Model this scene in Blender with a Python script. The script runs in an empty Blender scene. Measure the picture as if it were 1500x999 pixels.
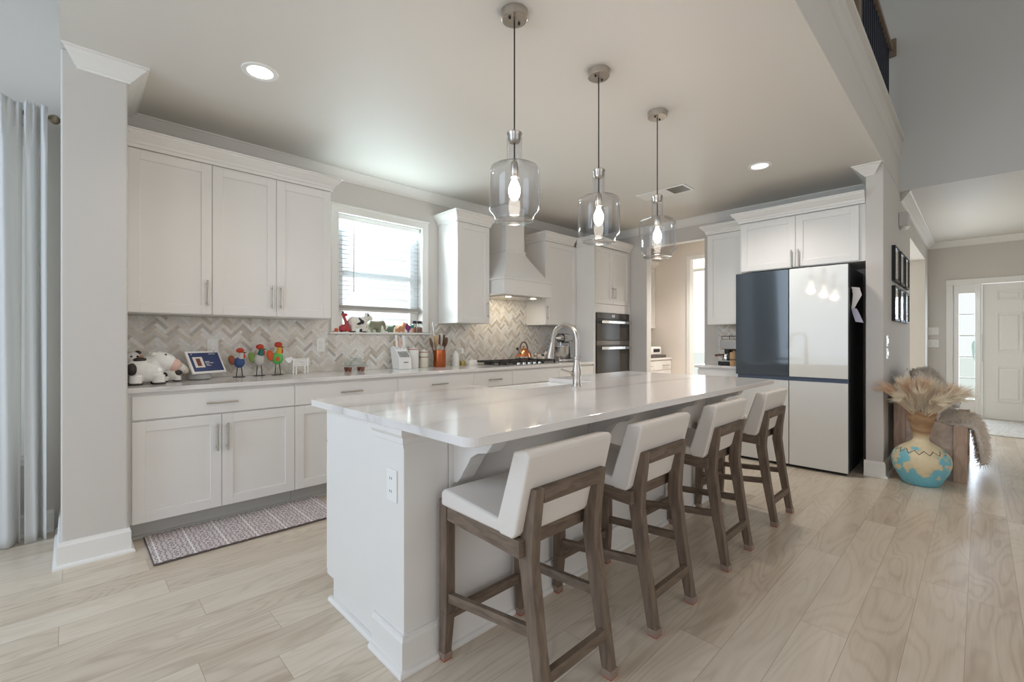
import bpy, bmesh, math, random
from mathutils import Vector, Matrix
random.seed(7)
PI = math.pi
S = bpy.context.scene
C = S.collection

# ------------------------------------------------------------------ camera, world, lights, exposure
cam = bpy.data.cameras.new('camera')
cam.lens = 16.0; cam.sensor_width = 36.0; cam.shift_y = -2.5 / 1500; cam.clip_start = 0.02; cam.clip_end = 200
cam_ob = bpy.data.objects.new('camera', cam); C.objects.link(cam_ob)
cam_ob.location = (0, 0, 1.20)
cam_ob.rotation_euler = (PI / 2, 0, -(PI / 2 - math.atan(686 / 666.67)))
S.camera = cam_ob

w = bpy.data.worlds.new('daylight'); S.world = w; w.use_nodes = True
bg = w.node_tree.nodes['Background']
bg.inputs['Color'].default_value = (1, 1, 1, 1); bg.inputs['Strength'].default_value = 1.0

S.view_settings.view_transform = 'Standard'; S.view_settings.look = 'None'
S.view_settings.exposure = 0.09; S.view_settings.gamma = 1.0; S.view_settings.use_curve_mapping = False
S.cycles.max_bounces = 10; S.cycles.diffuse_bounces = 6; S.cycles.glossy_bounces = 5
S.cycles.transparent_max_bounces = 24; S.cycles.transmission_bounces = 6
S.cycles.sample_clamp_indirect = 6.0; S.cycles.caustics_reflective = False; S.cycles.caustics_refractive = False
S.cycles.use_denoising = True

def area(name, loc, direction, sx, sy, power, color, spread=180):
    l = bpy.data.lights.new(name, 'AREA'); l.shape = 'RECTANGLE'; l.size = sx; l.size_y = sy
    l.energy = power; l.color = color; l.spread = math.radians(spread)
    o = bpy.data.objects.new(name, l); C.objects.link(o); o.location = loc
    o.rotation_euler = Vector(direction).to_track_quat('-Z', 'Y').to_euler()
    return o
area('daylight_nook_side_window', (-3.05, 2.4, 2.15), (1, 0, -0.16), 2.3, 3.2, 76, (0.59, 0.78, 1.0))
area('daylight_nook_window', (-1.06, 4.22, 1.46), (0, -1, 0), 1.6, 1.9, 14, (0.85, 0.95, 1.0))
area('daylight_family_window', (-3.05, -1.8, 1.6), (1, 0, -0.05), 3.0, 2.2, 30, (0.78, 0.84, 1.0))
area('daylight_rear_window', (1.6, -4.3, 1.7), (0, 1, -0.02), 5.0, 2.4, 14, (1, .97, .94))
area('daylight_kitchen_window', (2.19, 4.078, 2.17), (0, -1, 0.45), 0.84, 0.30, 7.2, (0.80, 0.98, 1.0), 165)
area('kitchen_window_fill', (1.15, 5.0, 2.25), (0.72, -1, -0.15), 1.3, 1.7, 185, (0.88, 0.98, 1.0))  # lamp added outdoors, out of view, to brighten window reveals and cabinet side
area('loft_fill', (4.2, 2.3, 4.4), (0, -1, -0.2), 2.0, 1.2, 5, (0.80, 0.92, 1.0))  # lamp added to brighten the loft; no window in its back wall
area('daylight_dining_window', (9.80, 3.2, 1.5), (-1, 0, 0.0), 2.4, 2.0, 130, (0.86, 0.97, 1.0))
area('daylight_sidelight', (9.98, 0.14, 1.1), (-1, 0, -0.05), 0.18, 1.6, 17, (0.78, 0.86, 1.0))
area('neighbour_wall_fill', (2.2, 5.3, 5.2), (0, 0.8, -0.6), 7.0, 2.0, 150, (0.95, 0.98, 1.0))  # added lamp imitating sky between the houses, whitens the neighbour's wall

# ------------------------------------------------------------------ materials
def new_mat(name):
    m = bpy.data.materials.new(name); m.use_nodes = True
    nt = m.node_tree
    return m, nt, nt.nodes['Principled BSDF'], nt.nodes, nt.links
def srgb(r, g, b):
    f = lambda c: ((c / 255) / 12.92) if c / 255 <= 0.04045 else (((c / 255) + 0.055) / 1.055) ** 2.4
    return (f(r), f(g), f(b), 1)
def mat(name, rgb, rough=0.5, metal=0.0, noise=0.0, scale=40.0, bump=0.0, spec=0.5, coat=0.0, stretch=(1, 1, 1)):
    m, nt, p, N, L = new_mat(name)
    c = srgb(*rgb)
    p.inputs['Roughness'].default_value = rough; p.inputs['Metallic'].default_value = metal
    p.inputs['Specular IOR Level'].default_value = spec; p.inputs['Coat Weight'].default_value = coat
    tc = N.new('ShaderNodeTexCoord'); mp = N.new('ShaderNodeMapping'); mp.inputs['Scale'].default_value = stretch
    L.new(tc.outputs['Object'], mp.inputs['Vector'])
    nz = N.new('ShaderNodeTexNoise'); nz.inputs['Scale'].default_value = scale; nz.inputs['Detail'].default_value = 4
    L.new(mp.outputs['Vector'], nz.inputs['Vector'])
    mx = N.new('ShaderNodeMix'); mx.data_type = 'RGBA'
    k = 1 - noise
    mx.inputs[6].default_value = (c[0] * k, c[1] * k, c[2] * k, 1)
    mx.inputs[7].default_value = (min(1, c[0] * (1 + noise)), min(1, c[1] * (1 + noise)), min(1, c[2] * (1 + noise)), 1)
    L.new(nz.outputs['Fac'], mx.inputs[0]); L.new(mx.outputs[2], p.inputs['Base Color'])
    if bump:
        b = N.new('ShaderNodeBump'); b.inputs['Strength'].default_value = bump; b.inputs['Distance'].default_value = 0.01
        L.new(nz.outputs['Fac'], b.inputs['Height']); L.new(b.outputs['Normal'], p.inputs['Normal'])
    return m
def emis(name, rgb, strength):
    m, nt, p, N, L = new_mat(name)
    p.inputs['Base Color'].default_value = srgb(*rgb)
    p.inputs['Emission Color'].default_value = srgb(*rgb); p.inputs['Emission Strength'].default_value = strength
    return m
def thin_glass(name, tint=(255, 255, 255), rough=0.02, ior=1.45, extra=0.0, edge=0.6):
    m, nt, p, N, L = new_mat(name); N.remove(p)
    tr = N.new('ShaderNodeBsdfTransparent'); tr.inputs['Color'].default_value = srgb(*tint)
    gl = N.new('ShaderNodeBsdfGlossy'); gl.inputs['Roughness'].default_value = rough
    lw = N.new('ShaderNodeLayerWeight'); lw.inputs['Blend'].default_value = 0.5
    pw = N.new('ShaderNodeMath'); pw.operation = 'POWER'; pw.inputs[1].default_value = 3.0
    f0 = ((ior - 1) / (ior + 1)) ** 2
    ad = N.new('ShaderNodeMath'); ad.operation = 'MULTIPLY_ADD'; ad.use_clamp = True; ad.inputs[1].default_value = edge; ad.inputs[2].default_value = f0 + extra
    mx = N.new('ShaderNodeMixShader')
    L.new(lw.outputs['Facing'], pw.inputs[0]); L.new(pw.outputs[0], ad.inputs[0]); L.new(ad.outputs[0], mx.inputs[0]); L.new(tr.outputs[0], mx.inputs[1]); L.new(gl.outputs[0], mx.inputs[2])
    L.new(mx.outputs[0], N['Material Output'].inputs['Surface'])
    return m
def ramp(N, stops):
    r = N.new('ShaderNodeValToRGB')
    e = r.color_ramp.elements
    while len(e) < len(stops): e.new(0.5)
    for i, (p, c) in enumerate(stops):
        e[i].position = p; e[i].color = c
    return r

M = {}
M['paint'] = mat('cabinet_paint', (232, 230, 227), 0.38, noise=0.01, scale=8)
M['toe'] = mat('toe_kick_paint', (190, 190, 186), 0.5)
M['trim'] = mat('trim_paint', (236, 235, 232), 0.4, noise=0.01, scale=8)
M['wall'] = mat('wall_paint', (209, 205, 200), 0.75, noise=0.012, scale=120, bump=0.02)
M['wallgrey'] = mat('wall_paint_grey', (205, 206, 205), 0.75, noise=0.012, scale=120, bump=0.02)
M['ceil'] = mat('ceiling_paint', (222, 219, 213), 0.55, noise=0.01, scale=150, bump=0.02)
M['pantry'] = mat('pantry_paint', (230, 222, 214), 0.7, noise=0.01)
M['nickel'] = mat('brushed_nickel', (190, 184, 176), 0.3, 1.0, noise=0.05, scale=60)
M['chrome'] = mat('steel', (205, 205, 205), 0.18, 1.0, noise=0.03)
M['black'] = mat('black_metal', (38, 38, 40), 0.45, 0.3, noise=0.05)
M['iron'] = mat('cast_iron', (50, 48, 47), 0.5, 0.2, noise=0.1, scale=90)
M['ovenglass'] = mat('oven_glass', (70, 67, 62), 0.2, 0.0, noise=0.03, spec=0.25)
M['ovensteel'] = mat('oven_slate_steel', (120, 116, 110), 0.35, 0.8, noise=0.04)
M['fridge_dark'] = mat('slate_glass', (58, 67, 75), 0.07, 0.0, noise=0.02, spec=0.6, coat=0.3)
M['fridge_white'] = mat('white_glass', (213, 212, 206), 0.06, 0.0, noise=0.01, spec=0.5, coat=0.3)
M['fridge_matte'] = mat('white_satin_glass', (208, 207, 204), 0.3, 0.0, noise=0.01)
M['fridge_body'] = mat('fridge_case', (46, 46, 48), 0.35, 0.5, noise=0.04)
M['fridge_gap'] = mat('fridge_grip', (90, 98, 112), 0.3, 0.6, noise=0.03)
M['fabric'] = mat('cream_fabric', (226, 220, 213), 0.9, noise=0.05, scale=350, bump=0.15)
M['white'] = mat('white_plastic', (240, 240, 238), 0.35, noise=0.01)
M['ceramic'] = mat('white_ceramic', (240, 239, 236), 0.15, noise=0.01, coat=0.4)
M['screen'] = mat('screen_blue', (62, 74, 116), 0.2, noise=0.12, scale=9)
M['greyfab'] = mat('grey_mesh_fabric', (190, 190, 188), 0.9, noise=0.05, scale=300, bump=0.1)
M['copper'] = mat('copper', (200, 112, 72), 0.28, 1.0, noise=0.05)
M['copper2'] = mat('polished_copper', (216, 146, 106), 0.2, 1.0, noise=0.04)
M['terracotta'] = mat('brown_resin', (128, 74, 58), 0.6, noise=0.08)
M['rosegold'] = mat('dull_rose_rim', (186, 142, 122), 0.4, 0.2, noise=0.05)
M['slot'] = mat('slot_grey', (128, 126, 124), 0.6)
M['woodlight'] = mat('light_utensil_wood', (196, 158, 118), 0.6, noise=0.12, scale=30, stretch=(4, 4, .6))
M['wooddark'] = mat('dark_utensil_wood', (112, 82, 62), 0.6, noise=0.12, scale=30, stretch=(4, 4, .6))
M['red'] = mat('red_paint', (200, 66, 40), 0.5, noise=0.08)
M['orange'] = mat('orange_paint', (218, 92, 40), 0.5, noise=0.08)
M['pinkred'] = mat('red_pink_resin', (188, 66, 74), 0.5, noise=0.12)
M['bluepaint'] = mat('blue_paint', (52, 78, 132), 0.5, noise=0.1)
M['greenpaint'] = mat('green_paint', (98, 188, 92), 0.5, noise=0.1)
M['olive'] = mat('olive_green_paint', (128, 160, 78), 0.5, noise=0.1)
M['teal'] = mat('teal_paint', (30, 112, 96), 0.5, noise=0.1)
M['yellow'] = mat('yellow_paint', (222, 178, 52), 0.5, noise=0.1)
M['brownpaint'] = mat('rust_paint', (142, 74, 44), 0.5, noise=0.1)
M['palegrey'] = mat('pale_grey_paint', (200, 198, 194), 0.5, noise=0.05)
M['eleph'] = mat('grey_green_resin', (140, 140, 118), 0.6, noise=0.1)
M['peach'] = mat('peach_resin', (204, 150, 112), 0.6, noise=0.12)
M['purple'] = mat('magenta_resin', (130, 50, 112), 0.5, noise=0.1)
M['turq'] = mat('turquoise_resin', (40, 150, 130), 0.5, noise=0.1)
M['sage'] = mat('sage_resin', (110, 128, 108), 0.6, noise=0.12)
M['pink'] = mat('pale_pink_ceramic', (228, 192, 178), 0.4, noise=0.04)
M['darkspot'] = mat('dark_brown_glaze', (52, 44, 40), 0.3, noise=0.05)
M['cream'] = mat('cream_ceramic', (228, 222, 206), 0.4, noise=0.03)
M['oil'] = mat('olive_oil', (176, 150, 48), 0.15, noise=0.02)
M['spice'] = mat('brown_spice', (150, 98, 70), 0.7, noise=0.15)
M['paper'] = mat('paper', (232, 226, 224), 0.8, noise=0.04, scale=30)
M['lilac'] = mat('lilac_print', (190, 186, 204), 0.8, noise=0.06, scale=60)
M['tan'] = mat('tan_print', (190, 168, 150), 0.8, noise=0.06, scale=60)
M['railwood'] = mat('rail_wood', (124, 108, 92), 0.5, noise=0.15, scale=12, stretch=(.5, 6, 6))
M['baluster'] = mat('dark_metal_baluster', (52, 56, 68), 0.4, 0.4, noise=0.05)
M['rodmetal'] = mat('curtain_rod_metal', (150, 138, 118), 0.4, 0.7, noise=0.05)
M['clearcap'] = mat('clear_rubber', (146, 128, 116), 0.3, noise=0.04)
M['felt'] = mat('red_felt', (176, 92, 74), 0.9, noise=0.08)
M['mat_edge'] = mat('mat_edge', (92, 84, 82), 0.8)
M['siding'] = mat('white_siding', (238, 240, 245), 0.7, noise=0.02)
M['lawn'] = mat('pale_lawn', (232, 238, 232), 0.9, noise=0.1)
M['shrub'] = mat('shrub_green', (196, 220, 214), 0.9, noise=0.2)
M['glass'] = thin_glass('window_glass', (250, 253, 253), 0.0, 1.4)
M['bulbglass'] = thin_glass('pendant_glass', (246, 247, 249), 0.03, 1.5, 0.015, 0.8)
M['jarglass'] = thin_glass('clear_glass', (246, 249, 248), 0.03, 1.5, 0.03, 0.6)
M['bulb'] = emis('bulb_glow', (255, 244, 228), 12)
M['lens'] = emis('recessed_glow', (255, 250, 242), 5)
M['hoodlens'] = emis('hood_lamp_glow', (255, 226, 180), 8)

def m_floor():
    m, nt, p, N, L = new_mat('oak_plank_floor')
    W_, L_ = 0.165, 1.55
    def mth(op, a, b=None, c=None):
        n = N.new('ShaderNodeMath'); n.operation = op
        for i, v in enumerate((a, b, c)):
            if v is None: continue
            if isinstance(v, (int, float)): n.inputs[i].default_value = v
            else: L.new(v, n.inputs[i])
        return n.outputs[0]
    def white(dim, vec=None, w=None):
        n = N.new('ShaderNodeTexWhiteNoise'); n.noise_dimensions = dim
        if vec is not None: L.new(vec, n.inputs['Vector'])
        if w is not None: L.new(w, n.inputs['W'])
        return n
    tc = N.new('ShaderNodeTexCoord'); sx = N.new('ShaderNodeSeparateXYZ'); L.new(tc.outputs['Object'], sx.inputs[0])
    yv = mth('DIVIDE', mth('ADD', sx.outputs['Y'], 0.124), W_); row = mth('FLOOR', yv)
    xo = mth('ADD', mth('DIVIDE', sx.outputs['X'], L_), mth('MULTIPLY', white('1D', w=row).outputs['Value'], 7.0)); col = mth('FLOOR', xo)
    cb = N.new('ShaderNodeCombineXYZ'); L.new(row, cb.inputs[0]); L.new(col, cb.inputs[1])
    wn = white('2D', vec=cb.outputs[0]); tone = wn.outputs['Value']
    fy = mth('ABSOLUTE', mth('SUBTRACT', mth('FRACT', yv), 0.5)); fx = mth('ABSOLUTE', mth('SUBTRACT', mth('FRACT', xo), 0.5))
    seam = mth('MAXIMUM', mth('GREATER_THAN', fy, 0.5 - 0.0009 / W_), mth('GREATER_THAN', fx, 0.5 - 0.0010 / L_))
    sc = N.new('ShaderNodeVectorMath'); sc.operation = 'MULTIPLY'; sc.inputs[1].default_value = (31, 17, 9); L.new(wn.outputs['Color'], sc.inputs[0])
    ad = N.new('ShaderNodeVectorMath'); ad.operation = 'ADD'; L.new(tc.outputs['Object'], ad.inputs[0]); L.new(sc.outputs[0], ad.inputs[1])
    mp = N.new('ShaderNodeMapping'); mp.inputs['Scale'].default_value = (0.9, 4.6, 1); L.new(ad.outputs[0], mp.inputs['Vector'])
    n1 = N.new('ShaderNodeTexNoise'); n1.inputs['Scale'].default_value = 1.25; n1.inputs['Detail'].default_value = 1.5; n1.inputs['Distortion'].default_value = 0.5; L.new(mp.outputs['Vector'], n1.inputs['Vector'])
    ring = mth('POWER', mth('MULTIPLY_ADD', mth('SINE', mth('MULTIPLY', n1.outputs['Fac'], 78.0)), 0.5, 0.5), 2.6)
    mp2 = N.new('ShaderNodeMapping'); mp2.inputs['Scale'].default_value = (2.2, 70, 1); L.new(ad.outputs[0], mp2.inputs['Vector'])
    n2 = N.new('ShaderNodeTexNoise'); n2.inputs['Scale'].default_value = 1.5; n2.inputs['Detail'].default_value = 5; L.new(mp2.outputs['Vector'], n2.inputs['Vector'])
    n3 = N.new('ShaderNodeTexNoise'); n3.inputs['Scale'].default_value = 2.0; n3.inputs['Detail'].default_value = 3; L.new(mp.outputs['Vector'], n3.inputs['Vector'])
    t = mth('MULTIPLY_ADD', tone, 0.34, mth('MULTIPLY_ADD', n2.outputs['Fac'], 0.30, mth('MULTIPLY_ADD', n3.outputs['Fac'], 0.55, mth('MULTIPLY', ring, -0.15))))
    r = ramp(N, [(0.12, srgb(176, 158, 138)), (0.50, srgb(209, 195, 177)), (0.90, srgb(226, 215, 200))]); L.new(t, r.inputs[0])
    mx = N.new('ShaderNodeMix'); mx.data_type = 'RGBA'; mx.inputs[7].default_value = srgb(168, 148, 130)
    L.new(seam, mx.inputs[0]); L.new(r.outputs[0], mx.inputs[6]); L.new(mx.outputs[2], p.inputs['Base Color'])
    p.inputs['Roughness'].default_value = 0.29; p.inputs['Specular IOR Level'].default_value = 0.45
    bp = N.new('ShaderNodeBump'); bp.inputs['Strength'].default_value = 0.05; bp.inputs['Distance'].default_value = 0.004
    L.new(n2.outputs['Fac'], bp.inputs['Height']); L.new(bp.outputs['Normal'], p.inputs['Normal'])
    return m
M['floor'] = m_floor()
def m_quartz(name, base, vein, freq, amount):
    m, nt, p, N, L = new_mat(name)
    tc = N.new('ShaderNodeTexCoord')
    mp = N.new('ShaderNodeMapping'); mp.inputs['Scale'].default_value = (0.20, 1.15, 1.15); mp.inputs['Rotation'].default_value = (0, 0, 0.05)
    L.new(tc.outputs['Object'], mp.inputs['Vector'])
    nz = N.new('ShaderNodeTexNoise'); nz.inputs['Scale'].default_value = freq; nz.inputs['Detail'].default_value = 5; nz.inputs['Roughness'].default_value = 0.4; nz.inputs['Distortion'].default_value = 0.35
    L.new(mp.outputs['Vector'], nz.inputs['Vector'])
    s = N.new('ShaderNodeMath'); s.operation = 'SUBTRACT'; s.inputs[1].default_value = 0.5; L.new(nz.outputs['Fac'], s.inputs[0])
    ab = N.new('ShaderNodeMath'); ab.operation = 'ABSOLUTE'; L.new(s.outputs[0], ab.inputs[0])
    r = ramp(N, [(0.0, (amount, amount, amount, 1)), (0.014, (amount * .4,) * 3 + (1,)), (0.06, (0, 0, 0, 1))])
    L.new(ab.outputs[0], r.inputs[0])
    n2 = N.new('ShaderNodeTexNoise'); n2.inputs['Scale'].default_value = 1.4; L.new(tc.outputs['Object'], n2.inputs['Vector'])
    r2 = ramp(N, [(0.38, (0, 0, 0, 1)), (0.6, (1, 1, 1, 1))]); L.new(n2.outputs['Fac'], r2.inputs[0])
    mu = N.new('ShaderNodeMath'); mu.operation = 'MULTIPLY'; L.new(r.outputs[0], mu.inputs[0]); L.new(r2.outputs[0], mu.inputs[1])
    mx = N.new('ShaderNodeMix'); mx.data_type = 'RGBA'; mx.inputs[6].default_value = srgb(*base); mx.inputs[7].default_value = srgb(*vein)
    L.new(mu.outputs[0], mx.inputs[0]); L.new(mx.outputs[2], p.inputs['Base Color'])
    p.inputs['Roughness'].default_value = 0.10; p.inputs['Specular IOR Level'].default_value = 0.55
    return m
M['quartz'] = m_quartz('white_quartz', (232, 229, 227), (176, 170, 166), 1.5, 0.8)
def m_wood(name, lo, hi, stretch, rough=0.6, scale=9.0):
    m, nt, p, N, L = new_mat(name)
    tc = N.new('ShaderNodeTexCoord'); mp = N.new('ShaderNodeMapping'); mp.inputs['Scale'].default_value = stretch
    L.new(tc.outputs['Object'], mp.inputs['Vector'])
    nz = N.new('ShaderNodeTexNoise'); nz.inputs['Scale'].default_value = scale; nz.inputs['Detail'].default_value = 6; nz.inputs['Distortion'].default_value = 0.6
    L.new(mp.outputs['Vector'], nz.inputs['Vector'])
    r = ramp(N, [(0.3, srgb(*lo)), (0.7, srgb(*hi))]); L.new(nz.outputs['Fac'], r.inputs[0]); L.new(r.outputs[0], p.inputs['Base Color'])
    p.inputs['Roughness'].default_value = rough
    bp = N.new('ShaderNodeBump'); bp.inputs['Strength'].default_value = 0.15; bp.inputs['Distance'].default_value = 0.004
    L.new(nz.outputs['Fac'], bp.inputs['Height']); L.new(bp.outputs['Normal'], p.inputs['Normal'])
    return m
M['stoolwood'] = m_wood('weathered_grey_brown_wood', (92, 78, 66), (128, 111, 96), (5, 5, 0.7))
M['stoolwood_h'] = m_wood('weathered_grey_brown_rail', (92, 78, 66), (128, 111, 96), (1.2, 1.2, 6))
M['benchwood'] = m_wood('bench_pine', (162, 136, 118), (196, 170, 150), (3, 3, 0.6))
M['benchpanel'] = m_wood('bench_panel_pine', (176, 156, 142), (208, 190, 176), (1, 3, 3), scale=6)
def m_attr(name, attr, rough, noise_scale=30, noise=0.1, spec=0.5):
    m, nt, p, N, L = new_mat(name)
    at = N.new('ShaderNodeAttribute'); at.attribute_name = attr
    tc = N.new('ShaderNodeTexCoord')
    nz = N.new('ShaderNodeTexNoise'); nz.inputs['Scale'].default_value = noise_scale; nz.inputs['Detail'].default_value = 5; nz.inputs['Distortion'].default_value = 1.2
    L.new(tc.outputs['Object'], nz.inputs['Vector'])
    r = ramp(N, [(0.3, (1 - noise,) * 3 + (1,)), (0.7, (1, 1, 1, 1))]); L.new(nz.outputs['Fac'], r.inputs[0])
    mx = N.new('ShaderNodeMix'); mx.data_type = 'RGBA'; mx.blend_type = 'MULTIPLY'; mx.inputs[0].default_value = 1
    L.new(at.outputs['Color'], mx.inputs[6]); L.new(r.outputs[0], mx.inputs[7]); L.new(mx.outputs[2], p.inputs['Base Color'])
    p.inputs['Roughness'].default_value = rough; p.inputs['Specular IOR Level'].default_value = spec
    return m
M['tile'] = m_attr('marble_herringbone_tile', 'tone', 0.25, 28, 0.16)
M['grout'] = mat('pale_grout', (206, 202, 196), 0.8)
def m_mat():
    m, nt, p, N, L = new_mat('patterned_kitchen_mat')
    tc = N.new('ShaderNodeTexCoord')
    T = 0.158
    mp = N.new('ShaderNodeMapping'); mp.inputs['Scale'].default_value = (1 / T, 1 / T, 1); L.new(tc.outputs['Object'], mp.inputs['Vector'])
    fr = N.new('ShaderNodeVectorMath'); fr.operation = 'FRACTION'; L.new(mp.outputs[0], fr.inputs[0])
    ce = N.new('ShaderNodeVectorMath'); ce.operation = 'SUBTRACT'; ce.inputs[1].default_value = (.5, .5, 0); L.new(fr.outputs[0], ce.inputs[0])
    ab = N.new('ShaderNodeVectorMath'); ab.operation = 'ABSOLUTE'; L.new(ce.outputs[0], ab.inputs[0])
    # mirrored ornament inside each tile
    sc = N.new('ShaderNodeVectorMath'); sc.operation = 'SCALE'; sc.inputs['Scale'].default_value = 1.0; L.new(ab.outputs[0], sc.inputs[0])
    vo = N.new('ShaderNodeTexVoronoi'); vo.feature = 'DISTANCE_TO_EDGE'; vo.inputs['Scale'].default_value = 7.5; vo.voronoi_dimensions = '2D'; L.new(sc.outputs[0], vo.inputs['Vector'])
    r = ramp(N, [(0.0, srgb(150, 138, 142)), (0.13, srgb(170, 158, 160)), (0.15, srgb(222, 212, 208)), (1.0, srgb(222, 212, 208))]); r.color_ramp.interpolation = 'CONSTANT'
    L.new(vo.outputs['Distance'], r.inputs[0])
    sx = N.new('ShaderNodeSeparateXYZ'); L.new(ab.outputs[0], sx.inputs[0])
    g = N.new('ShaderNodeMath'); g.operation = 'GREATER_THAN'; g.inputs[1].default_value = 0.475; L.new(sx.outputs[0], g.inputs[0])
    mx = N.new('ShaderNodeMix'); mx.data_type = 'RGBA'; mx.inputs[7].default_value = srgb(232, 228, 226)
    L.new(g.outputs[0], mx.inputs[0]); L.new(r.outputs[0], mx.inputs[6]); L.new(mx.outputs[2], p.inputs['Base Color'])
    p.inputs['Roughness'].default_value = 0.7
    return m
M['mat'] = m_mat()
def m_spots(name, base, spot, scale, thr, rough=0.3, seed=0.0):
    m, nt, p, N, L = new_mat(name)
    tc = N.new('ShaderNodeTexCoord'); mp = N.new('ShaderNodeMapping'); mp.inputs['Location'].default_value = (seed, seed * .7, seed * 1.3)
    L.new(tc.outputs['Object'], mp.inputs[0])
    nz = N.new('ShaderNodeTexNoise'); nz.inputs['Scale'].default_value = scale; nz.inputs['Detail'].default_value = 1; L.new(mp.outputs[0], nz.inputs['Vector'])
    r = ramp(N, [(thr, srgb(*base)), (thr + 0.012, srgb(*spot))]); L.new(nz.outputs['Fac'], r.inputs[0]); L.new(r.outputs[0], p.inputs['Base Color'])
    p.inputs['Roughness'].default_value = rough
    return m
M['cowhide'] = m_spots('white_cow_glaze', (236, 232, 226), (52, 46, 42), 9, 0.68, 0.3, 0.4)
M['cowhide2'] = m_spots('white_cow_resin', (232, 226, 218), (48, 46, 58), 14, 0.62, 0.4, 2.1)
M['rug'] = m_spots('pale_woven_rug', (222, 220, 216), (204, 202, 198), 30, 0.5, 0.95)
M['knitcushion'] = m_spots('black_dotted_white_cloth', (226, 224, 220), (40, 40, 42), 45, 0.56, 0.9)
M['fur'] = mat('grey_beige_fur', (200, 188, 174), 0.95, noise=0.35, scale=45, bump=0.8, stretch=(1, 1, 1))
M['throw'] = mat('chunky_throw', (208, 198, 186), 0.95, noise=0.3, scale=70, bump=0.8)
def m_vase():
    m, nt, p, N, L = new_mat('painted_vase')
    tc = N.new('ShaderNodeTexCoord')
    sx = N.new('ShaderNodeSeparateXYZ'); L.new(tc.outputs['Object'], sx.inputs[0])
    nz = N.new('ShaderNodeTexNoise'); nz.inputs['Scale'].default_value = 9; nz.inputs['Detail'].default_value = 6; nz.inputs['Roughness'].default_value = .6; L.new(tc.outputs['Object'], nz.inputs['Vector'])
    # patches favoured near the upper belly
    sh = N.new('ShaderNodeMath'); sh.operation = 'MULTIPLY_ADD'; sh.inputs[1].default_value = 0.75; sh.inputs[2].default_value = -0.165; L.new(sx.outputs['Z'], sh.inputs[0])
    sm = N.new('ShaderNodeMath'); sm.operation = 'ADD'
    dv = N.new('ShaderNodeVectorMath'); dv.operation = 'DISTANCE'; dv.inputs[1].default_value = (-.185, -.035, .175); L.new(tc.outputs['Object'], dv.inputs[0])
    mr = N.new('ShaderNodeMapRange'); mr.inputs['From Min'].default_value = 0.03; mr.inputs['From Max'].default_value = 0.16; mr.inputs['To Min'].default_value = 0.10; mr.inputs['To Max'].default_value = 0.0; L.new(dv.outputs['Value'], mr.inputs[0])
    s2 = N.new('ShaderNodeMath'); s2.operation = 'ADD'; L.new(sh.outputs[0], s2.inputs[0]); L.new(mr.outputs[0], s2.inputs[1])
    L.new(nz.outputs['Fac'], sm.inputs[0]); L.new(s2.outputs[0], sm.inputs[1])
    r = ramp(N, [(0.0, srgb(112, 182, 206)), (0.475, srgb(118, 186, 200)), (0.50, srgb(212, 196, 160)), (0.60, srgb(222, 206, 172))]); L.new(sm.outputs[0], r.inputs[0])
    nt2 = N.new('ShaderNodeTexNoise'); nt2.inputs['Scale'].default_value = 5; nt2.inputs['Detail'].default_value = 1
    L.new(tc.outputs['Object'], nt2.inputs['Vector'])
    # wood-brown top
    wv = N.new('ShaderNodeTexWave'); wv.bands_direction = 'Z'; wv.inputs['Scale'].default_value = 5; wv.inputs['Distortion'].default_value = 9; L.new(tc.outputs['Object'], wv.inputs['Vector'])
    rw = ramp(N, [(0.0, srgb(150, 116, 84)), (1.0, srgb(172, 138, 104))]); L.new(wv.outputs[0], rw.inputs[0])
    g = N.new('ShaderNodeMapRange'); g.inputs['From Min'].default_value = 0.37; g.inputs['From Max'].default_value = 0.43; L.new(sx.outputs['Z'], g.inputs[0])
    mx = N.new('ShaderNodeMix'); mx.data_type = 'RGBA'; L.new(g.outputs[0], mx.inputs[0]); L.new(r.outputs[0], mx.inputs[6]); L.new(rw.outputs[0], mx.inputs[7])
    # zigzag line around the shoulder
    at = N.new('ShaderNodeMath'); at.operation = 'ARCTAN2'; L.new(sx.outputs['Y'], at.inputs[0]); L.new(sx.outputs['X'], at.inputs[1])
    pp = N.new('ShaderNodeMath'); pp.operation = 'PINGPONG'; pp.inputs[1].default_value = PI / 16; L.new(at.outputs[0], pp.inputs[0])
    zz = N.new('ShaderNodeMath'); zz.operation = 'MULTIPLY_ADD'; zz.inputs[1].default_value = 0.14; zz.inputs[2].default_value = 0.268; L.new(pp.outputs[0], zz.inputs[0])
    df = N.new('ShaderNodeMath'); df.operation = 'SUBTRACT'; L.new(sx.outputs['Z'], df.inputs[0]); L.new(zz.outputs[0], df.inputs[1])
    da = N.new('ShaderNodeMath'); da.operation = 'ABSOLUTE'; L.new(df.outputs[0], da.inputs[0])
    lt = N.new('ShaderNodeMath'); lt.operation = 'LESS_THAN'; lt.inputs[1].default_value = 0.0035; L.new(da.outputs[0], lt.inputs[0])
    mz = N.new('ShaderNodeMix'); mz.data_type = 'RGBA'; mz.inputs[7].default_value = srgb(92, 84, 74); L.new(lt.outputs[0], mz.inputs[0]); L.new(mx.outputs[2], mz.inputs[6])
    L.new(mz.outputs[2], p.inputs['Base Color']); p.inputs['Roughness'].default_value = 0.6
    bp = N.new('ShaderNodeBump'); bp.inputs['Strength'].default_value = 0.3; bp.inputs['Distance'].default_value = 0.01
    L.new(sm.outputs[0], bp.inputs['Height']); L.new(bp.outputs[0], p.inputs['Normal'])
    return m
M['vase'] = m_vase()
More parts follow.
